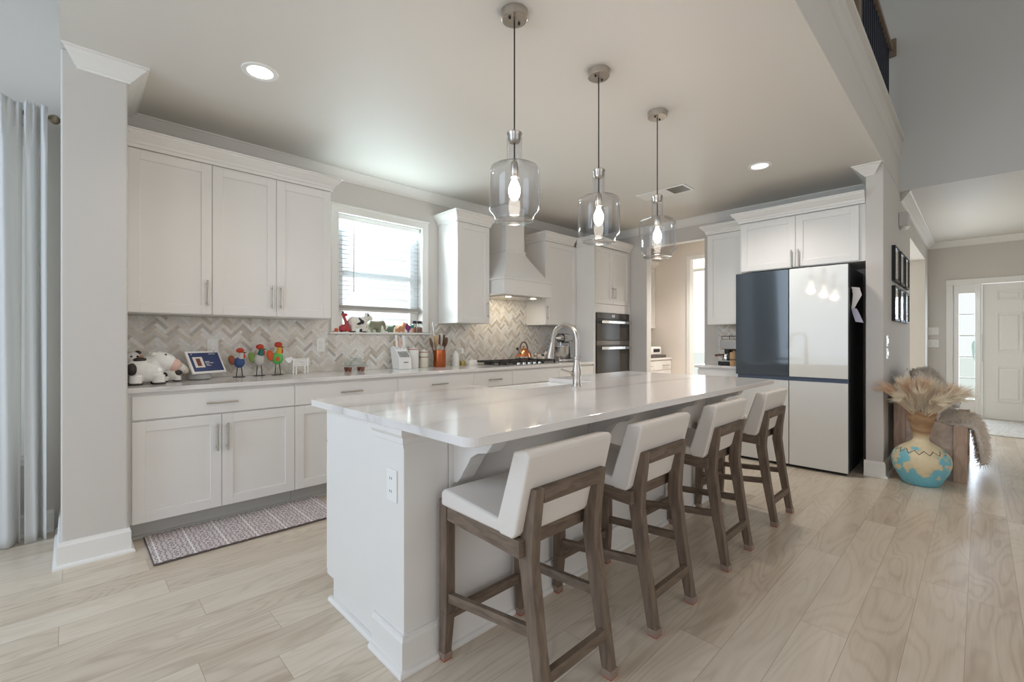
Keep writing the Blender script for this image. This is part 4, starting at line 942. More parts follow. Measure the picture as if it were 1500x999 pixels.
obj('frame', MB().box(4.32, 4.56, 2.03, 2.56, CEIL - .008, CEIL - .0005), 'white', vt, bevel=.004)
mb = MB()
for i in range(13): mb.box(4.345, 4.535, 2.055 + i * .0135, 2.0615 + i * .0135, CEIL - .011, CEIL - .006)
obj('grille', mb.box(4.345, 4.535, 2.05, 2.225, CEIL - .0085, CEIL - .0078), 'ovensteel', vt)

# ------------------------------------------------------------------ loft railing
lr = thing('loft_railing', 'loft railing of dark metal balusters under a wooden handrail', 'railing', (5.2, .70, 3.26))
YR = .665
obj('handrail', MB().prism([(YR - .032, 4.20), (YR - .036, 4.225), (YR - .03, 4.25), (YR - .012, 4.262), (YR + .012, 4.262), (YR + .03, 4.25), (YR + .036, 4.225), (YR + .032, 4.20)], 'x', 3.2, 6.125), 'railwood', lr, bevel=.004)
obj('wall_rosette', MB().box(6.125, 6.159, YR - .06, YR + .06, 4.14, 4.32), 'railwood', lr, bevel=.006)
obj('newel_post', MB().box(4.13, 4.23, YR - .05, YR + .05, 3.276, 4.33), 'railwood', lr, bevel=.006)
obj('bottom_rail', MB().box(3.2, 6.159, YR - .025, YR + .025, 3.276, 3.30), 'railwood', lr, bevel=.003)
x = 4.32
while x < 6.12:
    obj('baluster', MB().box(x - .0095, x + .0095, YR - .0095, YR + .0095, 3.30, 4.205), 'baluster', lr)
    x += .108

# ------------------------------------------------------------------ hall: pictures, switches, door, sidelight
def make_frame(x0, x1, z0, z1, label):
    t = thing('picture_frame', label, 'picture frame', ((x0 + x1) / 2, YH, z0), 'black picture frames on the hall wall')
    y = YH - .0005; f = .022
    obj('frame', MB().box(x0, x0 + f, y - .028, y, z0, z1).box(x1 - f, x1, y - .028, y, z0, z1).box(x0 + f, x1 - f, y - .028, y, z0, z0 + f).box(x0 + f, x1 - f, y - .028, y, z1 - f, z1), 'black', t)
    obj('mount', MB().box(x0 + f, x1 - f, y - .016, y - .004, z0 + f, z1 - f), 'paper', t)
    obj('glazing', MB().box(x0 + f, x1 - f, y - .020, y - .018, z0 + f, z1 - f), 'fridge_white', t)
    return t
rows = (('upper', 1.755, 2.09), ('lower', 1.375, 1.71))
cols = (('next to the light switches', 5.575, 5.93), ('in the middle', 6.01, 6.37), ('next to the dining opening', 6.45, 6.80))
p0 = make_frame(5.575, 5.93, 1.755, 2.09, 'black picture frame, upper row of the hall wall, next to the light switches')
for rn, z0, z1 in rows:
    for cn_, x0, x1 in cols:
        if rn == 'upper' and x0 == 5.575: continue
        dup(p0, (x0 - 5.575, 0, z0 - 1.755), f'black picture frame, {rn} row of the hall wall, {cn_}')
def plate(name, label, x0, x1, y0, y1, z0, z1, n, ax):
    t = thing(name, label, 'switch', ((x0 + x1) / 2, (y0 + y1) / 2, z0))
    obj('plate', MB().box(x0, x1, y0, y1, z0, z1), 'white', t, bevel=.002)
    for k in range(n):
        if ax == 'x':
            a = x0 + (x1 - x0) * (k + .5) / n; obj('rocker', MB().box(a - .016, a + .016, y0 - .004, y0 + .001, z0 + .03, z1 - .03), 'ceramic', t, bevel=.001)
        else:
            a = y0 + (y1 - y0) * (k + .5) / n; obj('rocker', MB().box(x0 - .004, x0 + .001, a - .016, a + .016, z0 + .03, z1 - .03), 'ceramic', t, bevel=.001)
    return t
plate('light_switch', 'white switch plate on the pier beside the refrigerator, the upper one', 5.17, 5.29, YH - .007, YH - .0005, 1.135, 1.235, 2, 'x')
plate('light_switch', 'white switch plate on the pier beside the refrigerator, the lower one', 5.17, 5.29, YH - .007, YH - .0005, 1.025, 1.118, 2, 'x')
plate('light_switch', 'double switch plate left of the front door, the upper one', DX - .007, DX - .0005, .46, .585, 1.27, 1.39, 2, 'y')
plate('light_switch', 'double switch plate left of the front door, the lower one', DX - .007, DX - .0005, .46, .585, 1.075, 1.195, 2, 'y')
sn = thing('wall_sensor', 'small grey box with white lens high on the hall wall', 'sensor', (6.19, .55, 2.36))
obj('case', MB().box(6.10, 6.28, YH - .075, YH - .0005, 2.36, 2.50), 'palegrey', sn, bevel=.008)
obj('lens', MB().ball((6.19, YH - .045, 2.36), (.06, .035, .025)), 'white', sn, smooth=60)
pl_ = [(.775, 'white power outlet on the tile behind the smart display', 1.085), (1.585, 'white switch plate on the tile left under the window sill', 1.09)]
for x, lb, z in pl_:
    t = thing('power_outlet', lb, 'outlet', (x, 4.05, z), )
    obj('plate', MB().box(x - .037, x + .037, 4.0445, 4.0505, z, z + .118), 'white', t, bevel=.002)
    for dz in (.024, .064): obj('socket', MB().box(x - .015, x + .015, 4.042, 4.045, z + dz, z + dz + .030), 'ceramic', t, bevel=.002)

dr_ = struct('door_1', MB().box(DX + .02, DX + .065, -.935, -.022, .012, 2.035), 'white')
for (ya, yb_) in ((-.435, -.165), (-.80, -.53)):
    for (za, zb_) in ((1.77, 1.93), (1.00, 1.60), (.27, .80)):
        obj('panel', MB().box(DX + .006, DX + .021, ya, ya + .022, za, zb_).box(DX + .006, DX + .021, yb_ - .022, yb_, za, zb_).box(DX + .006, DX + .021, ya + .022, yb_ - .022, za, za + .022).box(DX + .006, DX + .021, ya + .022, yb_ - .022, zb_ - .022, zb_)
            .hexa([(DX + .021, ya + .03, za + .03), (DX + .021, yb_ - .03, za + .03), (DX + .021, yb_ - .03, zb_ - .03), (DX + .021, ya + .03, zb_ - .03), (DX + .008, ya + .055, za + .055), (DX + .008, yb_ - .055, za + .055), (DX + .008, yb_ - .055, zb_ - .055), (DX + .008, ya + .055, zb_ - .055)]), 'white', dr_, bevel=.003)
obj('knob', MB().lathe([(.030, 0), (.030, .006), (.012, .010), (.012, .030), (.026, .036), (.031, .048), (.026, .060), (.001, .064)], (0, 0, 0), 20), 'nickel', dr_, smooth=40)
k = dr_.children[-1]; k.data.transform(Matrix.Rotation(-PI / 2, 4, 'Y')); k.location = (DX + .02, -.085, .915)
obj('deadbolt', MB().lathe([(.032, 0), (.032, .010), (.028, .018), (.001, .020)], (0, 0, 0), 20), 'nickel', dr_, smooth=40)
k = dr_.children[-1]; k.data.transform(Matrix.Rotation(-PI / 2, 4, 'Y')); k.location = (DX + .02, -.085, 1.065)
struct('trim_5', MB().box(DX - .018, DX + .05, .30, .375, 0, 2.044).box(DX - .016, DX + .05, -.018, .012, 0, 2.044).box(DX - .020, DX + .05, -1.02, .378, 2.045, 2.125).box(DX - .018, DX + .05, -1.02, -.94, 0, 2.044), 'trim', bevel=.004)
struct('trim_6', MB().box(DX - .02, DX + .08, -.95, .30, 0.0005, .012), 'palegrey')
sl = struct('window_3', MB().box(DX + .02, DX + .06, .012, .058, .012, 2.045).box(DX + .02, DX + .06, .232, .30, .012, 2.045).box(DX + .02, DX + .06, .058, .232, 1.905, 2.045).box(DX + .02, DX + .06, .058, .232, .012, .28), 'white', bevel=.003)
obj('muntins', MB().box(DX + .03, DX + .05, .058, .232, 1.578, 1.590).box(DX + .03, DX + .05, .058, .232, 1.250, 1.262).box(DX + .03, DX + .05, .058, .232, .925, .937).box(DX + .03, DX + .05, .058, .232, .598, .610), 'palegrey', sl)
obj('glass', MB().box(DX + .038, DX + .042, .058, .232, .28, 1.905), 'glass', sl)
bu = tag(obj('shrub', MB().ball((13.2, .02, .95), (.26, .10, .24)).ball((13.25, -.03, 1.12), (.2, .09, .2)).ball((13.15, .06, 1.05), (.15, .07, .15)).tube([(13.2, .02, -.13), (13.2, .02, .8)], .02, 8), 'shrub', smooth=60, remesh=.035), 'pale green shrub outdoors behind the sidelight glass', 'shrub')
tag(obj('door_rug', MB().box(8.25, 9.80, -1.25, .02, .0005, .010), 'rug', bevel=.003), 'pale woven rug inside the front door', 'rug')

# ------------------------------------------------------------------ bench, throw, cushions, vase, pampas
be = thing('entry_bench', 'rustic wooden bench with thick posts against the hall wall', 'bench', (6.0, .33, 0))
BX0, BX1, BY0, BY1 = 5.33, 6.75, .075, .545
for x in (BX0, BX1 - .075):
    obj('front_post', MB().box(x, x + .07, BY0, BY0 + .085, .0005, .47), 'benchwood', be, bevel=.004)
    obj('rear_post', MB().box(x, x + .07, BY1 - .08, BY1, .0005, .80), 'benchwood', be, bevel=.004)
    top = [(BY0 + .085, .455), (BY0 + .18, .488), (BY0 + .30, .53), (BY1 - .08, .60)]
    obj('end_panel', MB().prism([(BY0 + .085, .10), (BY1 - .08, .10)] + top[::-1], 'x', x + .018, x + .050), 'benchpanel', be, bevel=.003)
obj('seat', MB().box(BX0 + .07, BX1 - .07, BY0, BY1 - .02, .38, .42), 'benchpanel', be, bevel=.004)
obj('front_board', MB().box(BX0 + .07, BX1 - .07, BY0 + .01, BY0 + .035, .12, .38), 'benchpanel', be, bevel=.003)
obj('backrest', MB().box(BX0 + .07, BX1 - .07, BY1 - .055, BY1 - .025, .44, .80), 'benchpanel', be, bevel=.003)
# throw draped over the seat and front
def drape(name, x0, x1, path, m, thick, amp, seed, label, cat):
    rnd = random.Random(seed); n = 26; rows = len(path); vs = []; fs = []
    for j, (y, z) in enumerate(path):
        for i in range(n + 1):
            u = i / n
            vs.append((x0 + u * (x1 - x0) + amp * .5 * math.sin(j * 1.3), y + amp * math.sin(u * 17 + j) * .6, z + amp * math.sin(u * 13 + j * .9) * (1 if 1 < j < rows - 3 else .4)))
    for j in range(rows - 1):
        for i in range(n): a = j * (n + 1) + i; fs.append((a, a + 1, a + n + 2, a + n + 1))
    o = obj(name, MB().add(vs, fs), m, smooth=80)
    q = o.modifiers.new('thick', 'SOLIDIFY'); q.thickness = thick; q.offset = 0
    sb = o.modifiers.new('sub', 'SUBSURF'); sb.levels = 2; sb.render_levels = 2
    return tag(o, label, cat)
drape('fur_throw', 5.46, 6.35, [(.49, .475), (.40, .455), (.30, .450), (.20, .452), (.12, .468), (.055, .470), (.022, .44), (.005, .36), (-.01, .27), (-.015, .20), (-.01, .14)], 'throw', .036, .010, 4, 'shaggy grey-beige throw hanging over the bench front', 'throw')
def pillow(name, c, w_, h_, d_, rx, rz, m, label):
    n = 14; vs = []; fs = []
    R = Matrix.Rotation(rz, 3, 'Z') @ Matrix.Rotation(rx, 3, 'X')
    for side in (-1, 1):
        for j in range(n + 1):
            for i in range(n + 1):
                a, b = 2 * i / n - 1, 2 * j / n - 1
                th = (max(0, 1 - abs(a) ** 3) * max(0, 1 - abs(b) ** 3)) ** .5
                k_ = 1 - .06 * (1 - abs(a)) * abs(b) - .06 * (1 - abs(b)) * abs(a)
                p = R @ Vector((a * w_ / 2 * k_, side * d_ / 2 * th, b * h_ / 2 * k_)); vs.append((p.x + c[0], p.y + c[1], p.z + c[2]))
    q = (n + 1) ** 2
    for s_ in (0, 1):
        for j in range(n):
            for i in range(n): a = s_ * q + j * (n + 1) + i; fs.append((a, a + 1, a + n + 2, a + n + 1))
    o = obj(name, MB().add(vs, fs), m, smooth=80)
    bm = bmesh.new(); bm.from_mesh(o.data); bmesh.ops.remove_doubles(bm, verts=bm.verts, dist=.0005); bmesh.ops.recalc_face_normals(bm, faces=bm.faces); bm.to_mesh(o.data); bm.free()
    return tag(o, label, 'cushion')
pillow('cushion', (5.60, .355, .705), .46, .46, .15, -.28, .15, 'fur', 'fluffy beige cushion on the bench end behind the pampas grass')
pillow('cushion', (6.05, .33, .70), .52, .46, .17, -.42, -.1, 'fur', 'fluffy grey cushion in the middle of the bench')
pillow('throw_pillow', (5.49, .455, .75), .34, .38, .05, -.08, .05, 'paper', 'white cushion with dark edging behind the fluffy beige cushion')
pillow('cushion', (6.42, .25, .60), .40, .26, .12, -1.05, .0, 'knitcushion', 'white cushion with black dots at the far end of the bench')

def fur_coat(o, name, n, L1, r, m, seed):   # short curved hairs growing from the surface of o
    rnd = random.Random(seed); dg = bpy.context.evaluated_depsgraph_get(); ev = o.evaluated_get(dg); me = ev.to_mesh()
    polys = [p for p in me.polygons if p.area > 0]; wts = [p.area for p in polys]; mb = MB()
    for p in rnd.choices(polys, wts, k=n):
        vs = [me.vertices[i].co for i in p.vertices]; w_ = [rnd.random() for _ in vs]; t_ = sum(w_)
        c = sum((v * a for v, a in zip(vs, w_)), Vector()) / t_; nn = p.normal
        d = (nn + Vector((rnd.uniform(-.8, .8), rnd.uniform(-.8, .8), rnd.uniform(-1.1, .3)))).normalized()
        l_ = L1 * rnd.uniform(.6, 1.2); p1 = c + d * l_ * .55; p2 = p1 + (d + Vector((rnd.uniform(-.5, .5), rnd.uniform(-.5, .5), -.7))).normalized() * l_ * .5
        mb.tube([c - nn * .002, p1, p2], [r, r * .8, r * .25], 3, cap=False)
    ev.to_mesh_clear()
    return obj(name, mb, m, o)
bpy.context.view_layer.update()
M['hair_a'] = mat('fur_hair_beige', (222, 210, 196), 0.95, noise=0.2, scale=30)
M['hair_b'] = mat('fur_hair_grey', (202, 194, 184), 0.95, noise=0.2, scale=30)
fur_coat(bpy.data.objects['cushion'], 'pile', 3000, .04, .0014, 'hair_a', 1)
fur_coat(bpy.data.objects['cushion.001'], 'pile', 3600, .05, .0016, 'hair_b', 2)
fur_coat(bpy.data.objects['fur_throw'], 'pile', 3800, .045, .0018, 'hair_a', 3)
va = thing('floor_vase', 'tall turquoise and cream floor vase with brown flared neck', 'vase', (5.075, .335, 0))
vx, vy = 5.085, .345
vp = [(.001, .001), (.112, .001), (.120, .006), (.140, .045), (.172, .105), (.190, .165), (.192, .205), (.183, .245), (.160, .280), (.120, .312), (.080, .338), (.056, .358), (.050, .375), (.053, .40), (.066, .46), (.084, .53), (.098, .585), (.104, .603), (.101, .606), (.095, .598), (.080, .52), (.055, .42), (.001, .40)]
vb = obj('body', MB().lathe(vp, (vx, vy, 0), 56), 'vase', va, smooth=50)
vb.location = (vx - va.location.x, vy - va.location.y, 0)
for v_ in vb.data.vertices: v_.co += Vector((va.location.x, va.location.y, 0)) - Vector((vx, vy, 0))
def plume(az, lean, Ln, seed, brown):
    rnd = random.Random(seed); d = Vector((math.cos(az), math.sin(az), 0)); base_p = Vector((vx, vy, .47)) + d * .030
    def sp_(t):   # stem curve: rises out of the vase then droops outward
        out = lean * t ** 1.35; up = Ln * (t - (.10 + .9 * lean) * t ** 3)
        return base_p + d * out + Vector((0, 0, up))
    stem = MB().tube([sp_(i / 8) for i in range(9)], .0016, 5)
    o = obj('pampas_plume', stem, 'woodlight')
    fl = MB(); n = 380
    for k in range(n):
        t = .22 + .74 * rnd.random() ** .8
        p = sp_(t); tg = (sp_(min(1, t + .04)) - sp_(t - .04)).normalized()
        a = tg.orthogonal().normalized(); b = tg.cross(a); th = rnd.uniform(0, 2 * PI)
        rad = a * math.cos(th) + b * math.sin(th)
        L1 = rnd.uniform(.07, .15) * (1.15 - .4 * t)
        p1 = p + tg * L1 * .6 + rad * L1 * .30; p2 = p + tg * L1 * 1.1 + rad * L1 * .50 + Vector((0, 0, -.008))
        fl.tube([p, p1, p2], [.0013, .0011, .0004], 3, cap=False)
    f = obj('plume_hairs', fl, 'plume_b' if brown else 'plume', o)
    return tag(o, 'dried beige pampas plume in the turquoise floor vase', 'dried grass', 'pampas plumes in the floor vase')
rr = random.Random(21)
for i in range(22):
    az = 2 * PI * i / 22 * 1.0 + rr.uniform(-.15, .15)
    plume(az, rr.uniform(.07, .25), rr.uniform(.30, .44), 100 + i, i % 3 == 0)

# ------------------------------------------------------------------ floor mat
mt = thing('kitchen_mat', 'grey and white patterned anti-fatigue mat before the left base cabinet', 'mat', (.82, 3.27, 0))
mo = obj('top', MB().box(.322, 1.335, 3.045, 3.505, .010, .013), 'mat', mt, bevel=.001)
obj('foam_base', MB().box(.317, 1.34, 3.040, 3.510, .0005, .0102), 'mat_edge', mt, bevel=.003)

# ------------------------------------------------------------------ cooktop and things on the counter
ZC = .9145
ck = thing('gas_cooktop', 'black gas cooktop with cast iron grates under the range hood', 'cooktop', (3.70, 3.75, .914))
obj('base', MB().box(3.24, 4.16, 3.50, 3.99, ZC, .924), 'chrome', ck, bevel=.004)
for i in range(3):
    x0 = 3.25 + i * .302; x1 = x0 + .295
    mb = MB()
    for y in (3.53, 3.67, 3.82, 3.965): mb.box(x0, x1, y, y + .014, .946, .960)
    for x in (x0, (x0 + x1) / 2 - .007, x1 - .014): mb.box(x, x + .014, 3.53, 3.979, .946, .960)
    for x in (x0, x1 - .014):
        for y in (3.53, 3.965): mb.box(x, x + .014, y, y + .014, .924, .946)
    obj('grate', mb, 'iron', ck, bevel=.002)
for (x, y) in ((3.40, 3.64), (3.40, 3.88), (3.70, 3.80), (4.0, 3.64), (4.0, 3.88)):
    obj('burner', MB().lathe([(.052, 0), (.050, .012), (.036, .014), (.036, .020), (.001, .021)], (x, y, .924), 20), 'iron', ck, smooth=35)
for i in range(5):
    obj('knob', MB().lathe([(.022, 0), (.021, .020), (.001, .022)], (3.53 + i * .085, 3.535, .924), 16), 'chrome', ck, smooth=40)
ke = thing('tea_kettle', 'copper tea kettle with dark arched handle on the cooktop', 'kettle', (3.95, 3.86, .96))
kx, ky, kz = 3.95, 3.86, .961
obj('body', MB().lathe([(.001, 0), (.098, 0), (.104, .006), (.103, .025), (.097, .035), (.085, .065), (.066, .095), (.045, .116), (.030, .122), (.001, .123)], (kx, ky, kz), 32), 'copper2', ke, smooth=40)
obj('base_band', MB().lathe([(.1045, .004), (.106, .008), (.1055, .026), (.103, .028)], (kx, ky, kz), 32, cap=False), 'chrome', ke, smooth=40)
obj('lid', MB().lathe([(.034, .120), (.032, .128), (.010, .133), (.008, .140), (.014, .147), (.012, .155), (.001, .158)], (kx, ky, kz), 20), 'copper2', ke, smooth=40)
obj('spout', MB().tube([(kx - .075, ky - .01, kz + .075), (kx - .105, ky - .012, kz + .108), (kx - .118, ky - .013, kz + .122)], [.022, .016, .015], 14), 'chrome', ke, smooth=40)
obj('spout_cap', MB().ball((kx - .121, ky - .013, kz + .126), .017), 'black', ke, smooth=60)
obj('handle', MB().tube([(kx + .075 * math.cos(math.radians(a)), ky + .01 * math.cos(math.radians(a)), kz + .115 + .092 * math.sin(math.radians(a))) for a in range(-5, 186, 12)], .0085, 10), 'wooddark', ke, smooth=50)
# stand mixer
mx_ = thing('stand_mixer', 'silver stand mixer with steel bowl beside the oven tower', 'mixer', (4.60, 3.75, .914))
qx, qy = 4.60, 3.75
obj('base', MB().prism([(qx - .16, qy - .09), (qx + .10, qy - .09), (qx + .16, qy - .05), (qx + .16, qy + .05), (qx + .10, qy + .09), (qx - .16, qy + .09), (qx - .185, qy + .06), (qx - .185, qy - .06)], 'z', ZC, ZC + .035), 'chrome', mx_, bevel=.012, seg=3)
obj('column', MB().prism([(qx + .06, ZC + .03), (qx + .15, ZC + .03), (qx + .145, ZC + .26), (qx + .05, ZC + .26)], 'y', qy - .055, qy + .055), 'chrome', mx_, bevel=.02, seg=3)
obj('motor_head', MB().ball((qx, qy, ZC + .30), (.185, .075, .062), 28, 16), 'chrome', mx_, smooth=60)
obj('bowl', MB().lathe([(.001, 0), (.055, 0), (.058, .008), (.085, .03), (.104, .075), (.108, .15), (.112, .158), (.108, .158), (.102, .075), (.08, .035), (.001, .01)], (qx - .085, qy, ZC + .038), 36), 'chrome', mx_, smooth=50)
obj('beater_shaft', MB().tube([(qx - .085, qy, ZC + .26), (qx - .085, qy, ZC + .13)], .012, 12), 'chrome', mx_, smooth=40)
obj('trim_band', MB().lathe([(.0655, -.006), (.068, -.006), (.068, .006), (.0655, .006)], (qx - .085, qy, ZC + .30), 28, cap=False, axis='x'), 'black', mx_, smooth=40)
# knife block and knives
kb = thing('knife_block', 'white slanted knife block holding white-handled knives', 'knife block', (2.30, 3.88, .914))
def tilt(mb, piv, ang):   # lean about the y axis through piv
    c, s_ = math.cos(ang), math.sin(ang); out = []
    for x, y, z in mb.v:
        dx, dz = x - piv[0], z - piv[2]; out.append((piv[0] + dx * c + dz * s_, y, piv[2] - dx * s_ + dz * c))
    mb.v = out; return mb
def leanback(mb, piv, ang):   # lean about the x axis
    c, s_ = math.cos(ang), math.sin(ang); out = []
    for x, y, z in mb.v:
        dy, dz = y - piv[1], z - piv[2]; out.append((x, piv[1] + dy * c + dz * s_, piv[2] - dy * s_ + dz * c))
    mb.v = out; return mb
blk = [(3.815, ZC), (3.955, ZC), (4.005, ZC + .205), (3.945, ZC + .225), (3.835, ZC + .115)]
obj('block', MB().prism(blk, 'x', 2.235, 2.365), 'white', kb, bevel=.006)
mb = MB()
for i in range(7): mb.box(2.249 + i * .0155, 2.2525 + i * .0155, 3.826, 3.832, ZC + .115, ZC + .19)
obj('slots', leanback(mb, (0, 3.83, ZC + .115), .78), 'slot', kb)
obj('badge', MB().box(2.275, 2.325, 3.814, 3.8155, ZC + .062, ZC + .070), 'ovensteel', kb)
for i, (x, L1, mm, off) in enumerate(((2.262, .125, 'white', .12), (2.30, .10, 'pink', .135), (2.338, .12, 'white', .12), (2.352, .105, 'white', .16), (2.248, .05, 'woodlight', .17))):
    zz = ZC + .16 + off * .35
    kn = MB().prism([(-.009, 0), (.009, 0), (.012, L1 * .5), (.010, L1), (-.008, L1)], 'y', -.008, .008)
    kn.v = [(v[0] + x, v[1], v[2]) for v in kn.v]
    kn.v = [(v[0], v[1] * 1 + 3.885 + off * .3 + v[2] * .18, zz + v[2]) for v in kn.v]
    o = thing('kitchen_knife', ['white-handled kitchen knife at the left of the knife block', 'pink-handled kitchen knife in the knife block', 'white-handled kitchen knife in the middle of the knife block', 'white-handled kitchen knife at the canister side of the knife block', 'short wooden-handled knife in the knife block'][i], 'knife', (x, 3.9, zz))
    obj('handle', kn, mm, o, bevel=.004)
    bd = MB().box(x - .001, x + .001, 3.885 + off * .3 - .010, 3.885 + off * .3 + .010, zz - .05, zz + .004); obj('blade', bd, 'chrome', o)
# canisters
for x, r_, h_, lb in ((2.452, .052, .185, 'tall white canister with copper rim beside the knife block'), (2.575, .046, .155, 'shorter cream canister with copper rim beside the copper crock')):
    t = thing('canister', lb, 'canister', (x, 3.93, .914))
    obj('body', MB().lathe([(.001, 0), (r_ - .004, 0), (r_, .005), (r_, h_), (.001, h_)], (x, 3.93, ZC), 32), 'cream' if x > 2.5 else 'ceramic', t, smooth=40)
    obj('rim', MB().lathe([(r_ + .0006, h_ - .004), (r_ + .002, h_ - .002), (r_ + .002, h_ + .006), (r_ - .004, h_ + .008)], (x, 3.93, ZC), 32, cap=False), 'rosegold', t, smooth=40)
    obj('lid', MB().lathe([(r_ - .003, h_ + .001), (r_ - .003, h_ + .012), (.010, h_ + .018), (.012, h_ + .030), (.001, h_ + .034)], (x, 3.93, ZC), 32), 'ceramic', t, smooth=40)
    if x > 2.5: obj('band', MB().lathe([(r_ + .0005, h_ * .66), (r_ + .0012, h_ * .67), (r_ + .0012, h_ * .70), (r_ + .0005, h_ * .71)], (x, 3.93, ZC), 32, cap=False), 'terracotta', t, smooth=40)
# copper crock and utensils
cx_, cy_ = 2.745, 3.90
cr = thing('utensil_crock', 'copper utensil crock full of cooking utensils', 'crock', (cx_, cy_, .914))
obj('body', MB().lathe([(.001, 0), (.062, 0), (.065, .004), (.065, .172), (.062, .175), (.060, .172), (.060, .012), (.001, .012)], (cx_, cy_, ZC), 36), 'copper', cr, smooth=40)
def utensil(kind, dx, dy, lx, ly, top, m, label):
    o = thing('cooking_utensil', label, 'utensil', (cx_ + dx, cy_ + dy, ZC + .02))
    p0_ = Vector((cx_ + dx, cy_ + dy, ZC + .016)); p1_ = Vector((cx_ + dx + lx * 1.15, cy_ + dy + ly, ZC + top + .035))
    dir_ = (p1_ - p0_).normalized(); h0 = p1_ - dir_ * .085
    obj('handle', MB().tube([p0_, h0], .0055, 8), m, o, smooth=40)
    q = dir_.to_track_quat('Z', 'Y')
    if kind == 'spoon': hm = MB().ball(tuple(h0 + dir_ * .05), (.038, .010, .054), rot=q)
    elif kind == 'flat':
        hm = MB().prism([(-.010, 0), (.010, 0), (.033, .03), (.035, .12), (-.035, .12), (-.033, .03)], 'y', -.004, .004); hm.v = [tuple(q.to_matrix() @ Vector(v) + h0) for v in hm.v]
    else: hm = MB().tube([h0, h0 + dir_ * .09, h0 + dir_ * .16], [.0065, .008, .004], 10)
    obj('head', hm, m, o, bevel=0 if kind != 'flat' else .002, smooth=50)
utensil('spoon', .02, .0, .055, .0, .255, 'wooddark', 'dark wooden spoon leaning right in the copper crock')
utensil('flat', .0, -.01, .012, -.005, .268, 'palegrey', 'pale silicone spatula in the copper crock')
utensil('flat', -.02, .0, -.022, .0, .255, 'woodlight', 'light wooden spatula in the copper crock')
utensil('spoon', -.03, .012, -.055, .015, .250, 'wooddark', 'dark spoon leaning left in the copper crock')
utensil('stick', -.01, .02, -.035, .02, .355, 'chrome', 'long steel whisk handle standing in the copper crock')
utensil('flat', .022, .02, .03, .02, .262, 'wooddark', 'dark slotted turner at the back of the copper crock')
# bottles and butter dish
t = thing('soap_bottle', 'white squeeze bottle beside the oil bottle', 'bottle', (2.985, 3.95, .914))
obj('body', MB().lathe([(.001, 0), (.036, 0), (.038, .006), (.038, .10), (.032, .135), (.014, .152), (.013, .165), (.001, .165)], (2.985, 3.95, ZC), 24), 'white', t, smooth=45)
obj('cap', MB().lathe([(.015, .163), (.014, .185), (.006, .198), (.001, .199)], (2.985, 3.95, ZC), 20), 'palegrey', t, smooth=45)
t = thing('oil_bottle', 'clear oil spray bottle half full of golden oil', 'bottle', (3.083, 3.95, .914))
obj('glass', MB().lathe([(.001, 0), (.033, 0), (.034, .004), (.034, .105), (.022, .122), (.013, .13), (.013, .14)], (3.083, 3.95, ZC), 24, cap=False), 'jarglass', t, smooth=45)
obj('oil', MB().lathe([(.001, .003), (.031, .003), (.0315, .05), (.001, .05)], (3.083, 3.95, ZC), 24), 'oil', t, smooth=45)
obj('spray_top', MB().lathe([(.014, .132), (.014, .165), (.011, .185), (.001, .186)], (3.083, 3.95, ZC), 20).box(3.045, 3.085, 3.943, 3.957, ZC + .172, ZC + .186), 'white', t, smooth=45)
t = thing('butter_dish', 'white covered butter dish left of the cooktop', 'dish', (3.20, 3.93, .914))
obj('tray', MB().box(3.125, 3.275, 3.885, 3.975, ZC, ZC + .010), 'ceramic', t, bevel=.004)
obj('cover', MB().hexa([(3.135, 3.893, ZC + .0105), (3.265, 3.893, ZC + .0105), (3.265, 3.967, ZC + .0105), (3.135, 3.967, ZC + .0105), (3.15, 3.905, ZC + .058), (3.25, 3.905, ZC + .058), (3.25, 3.955, ZC + .058), (3.15, 3.955, ZC + .058)]).box(3.19, 3.21, 3.92, 3.94, ZC + .055, ZC + .070), 'ceramic', t, bevel=.008, seg=3)

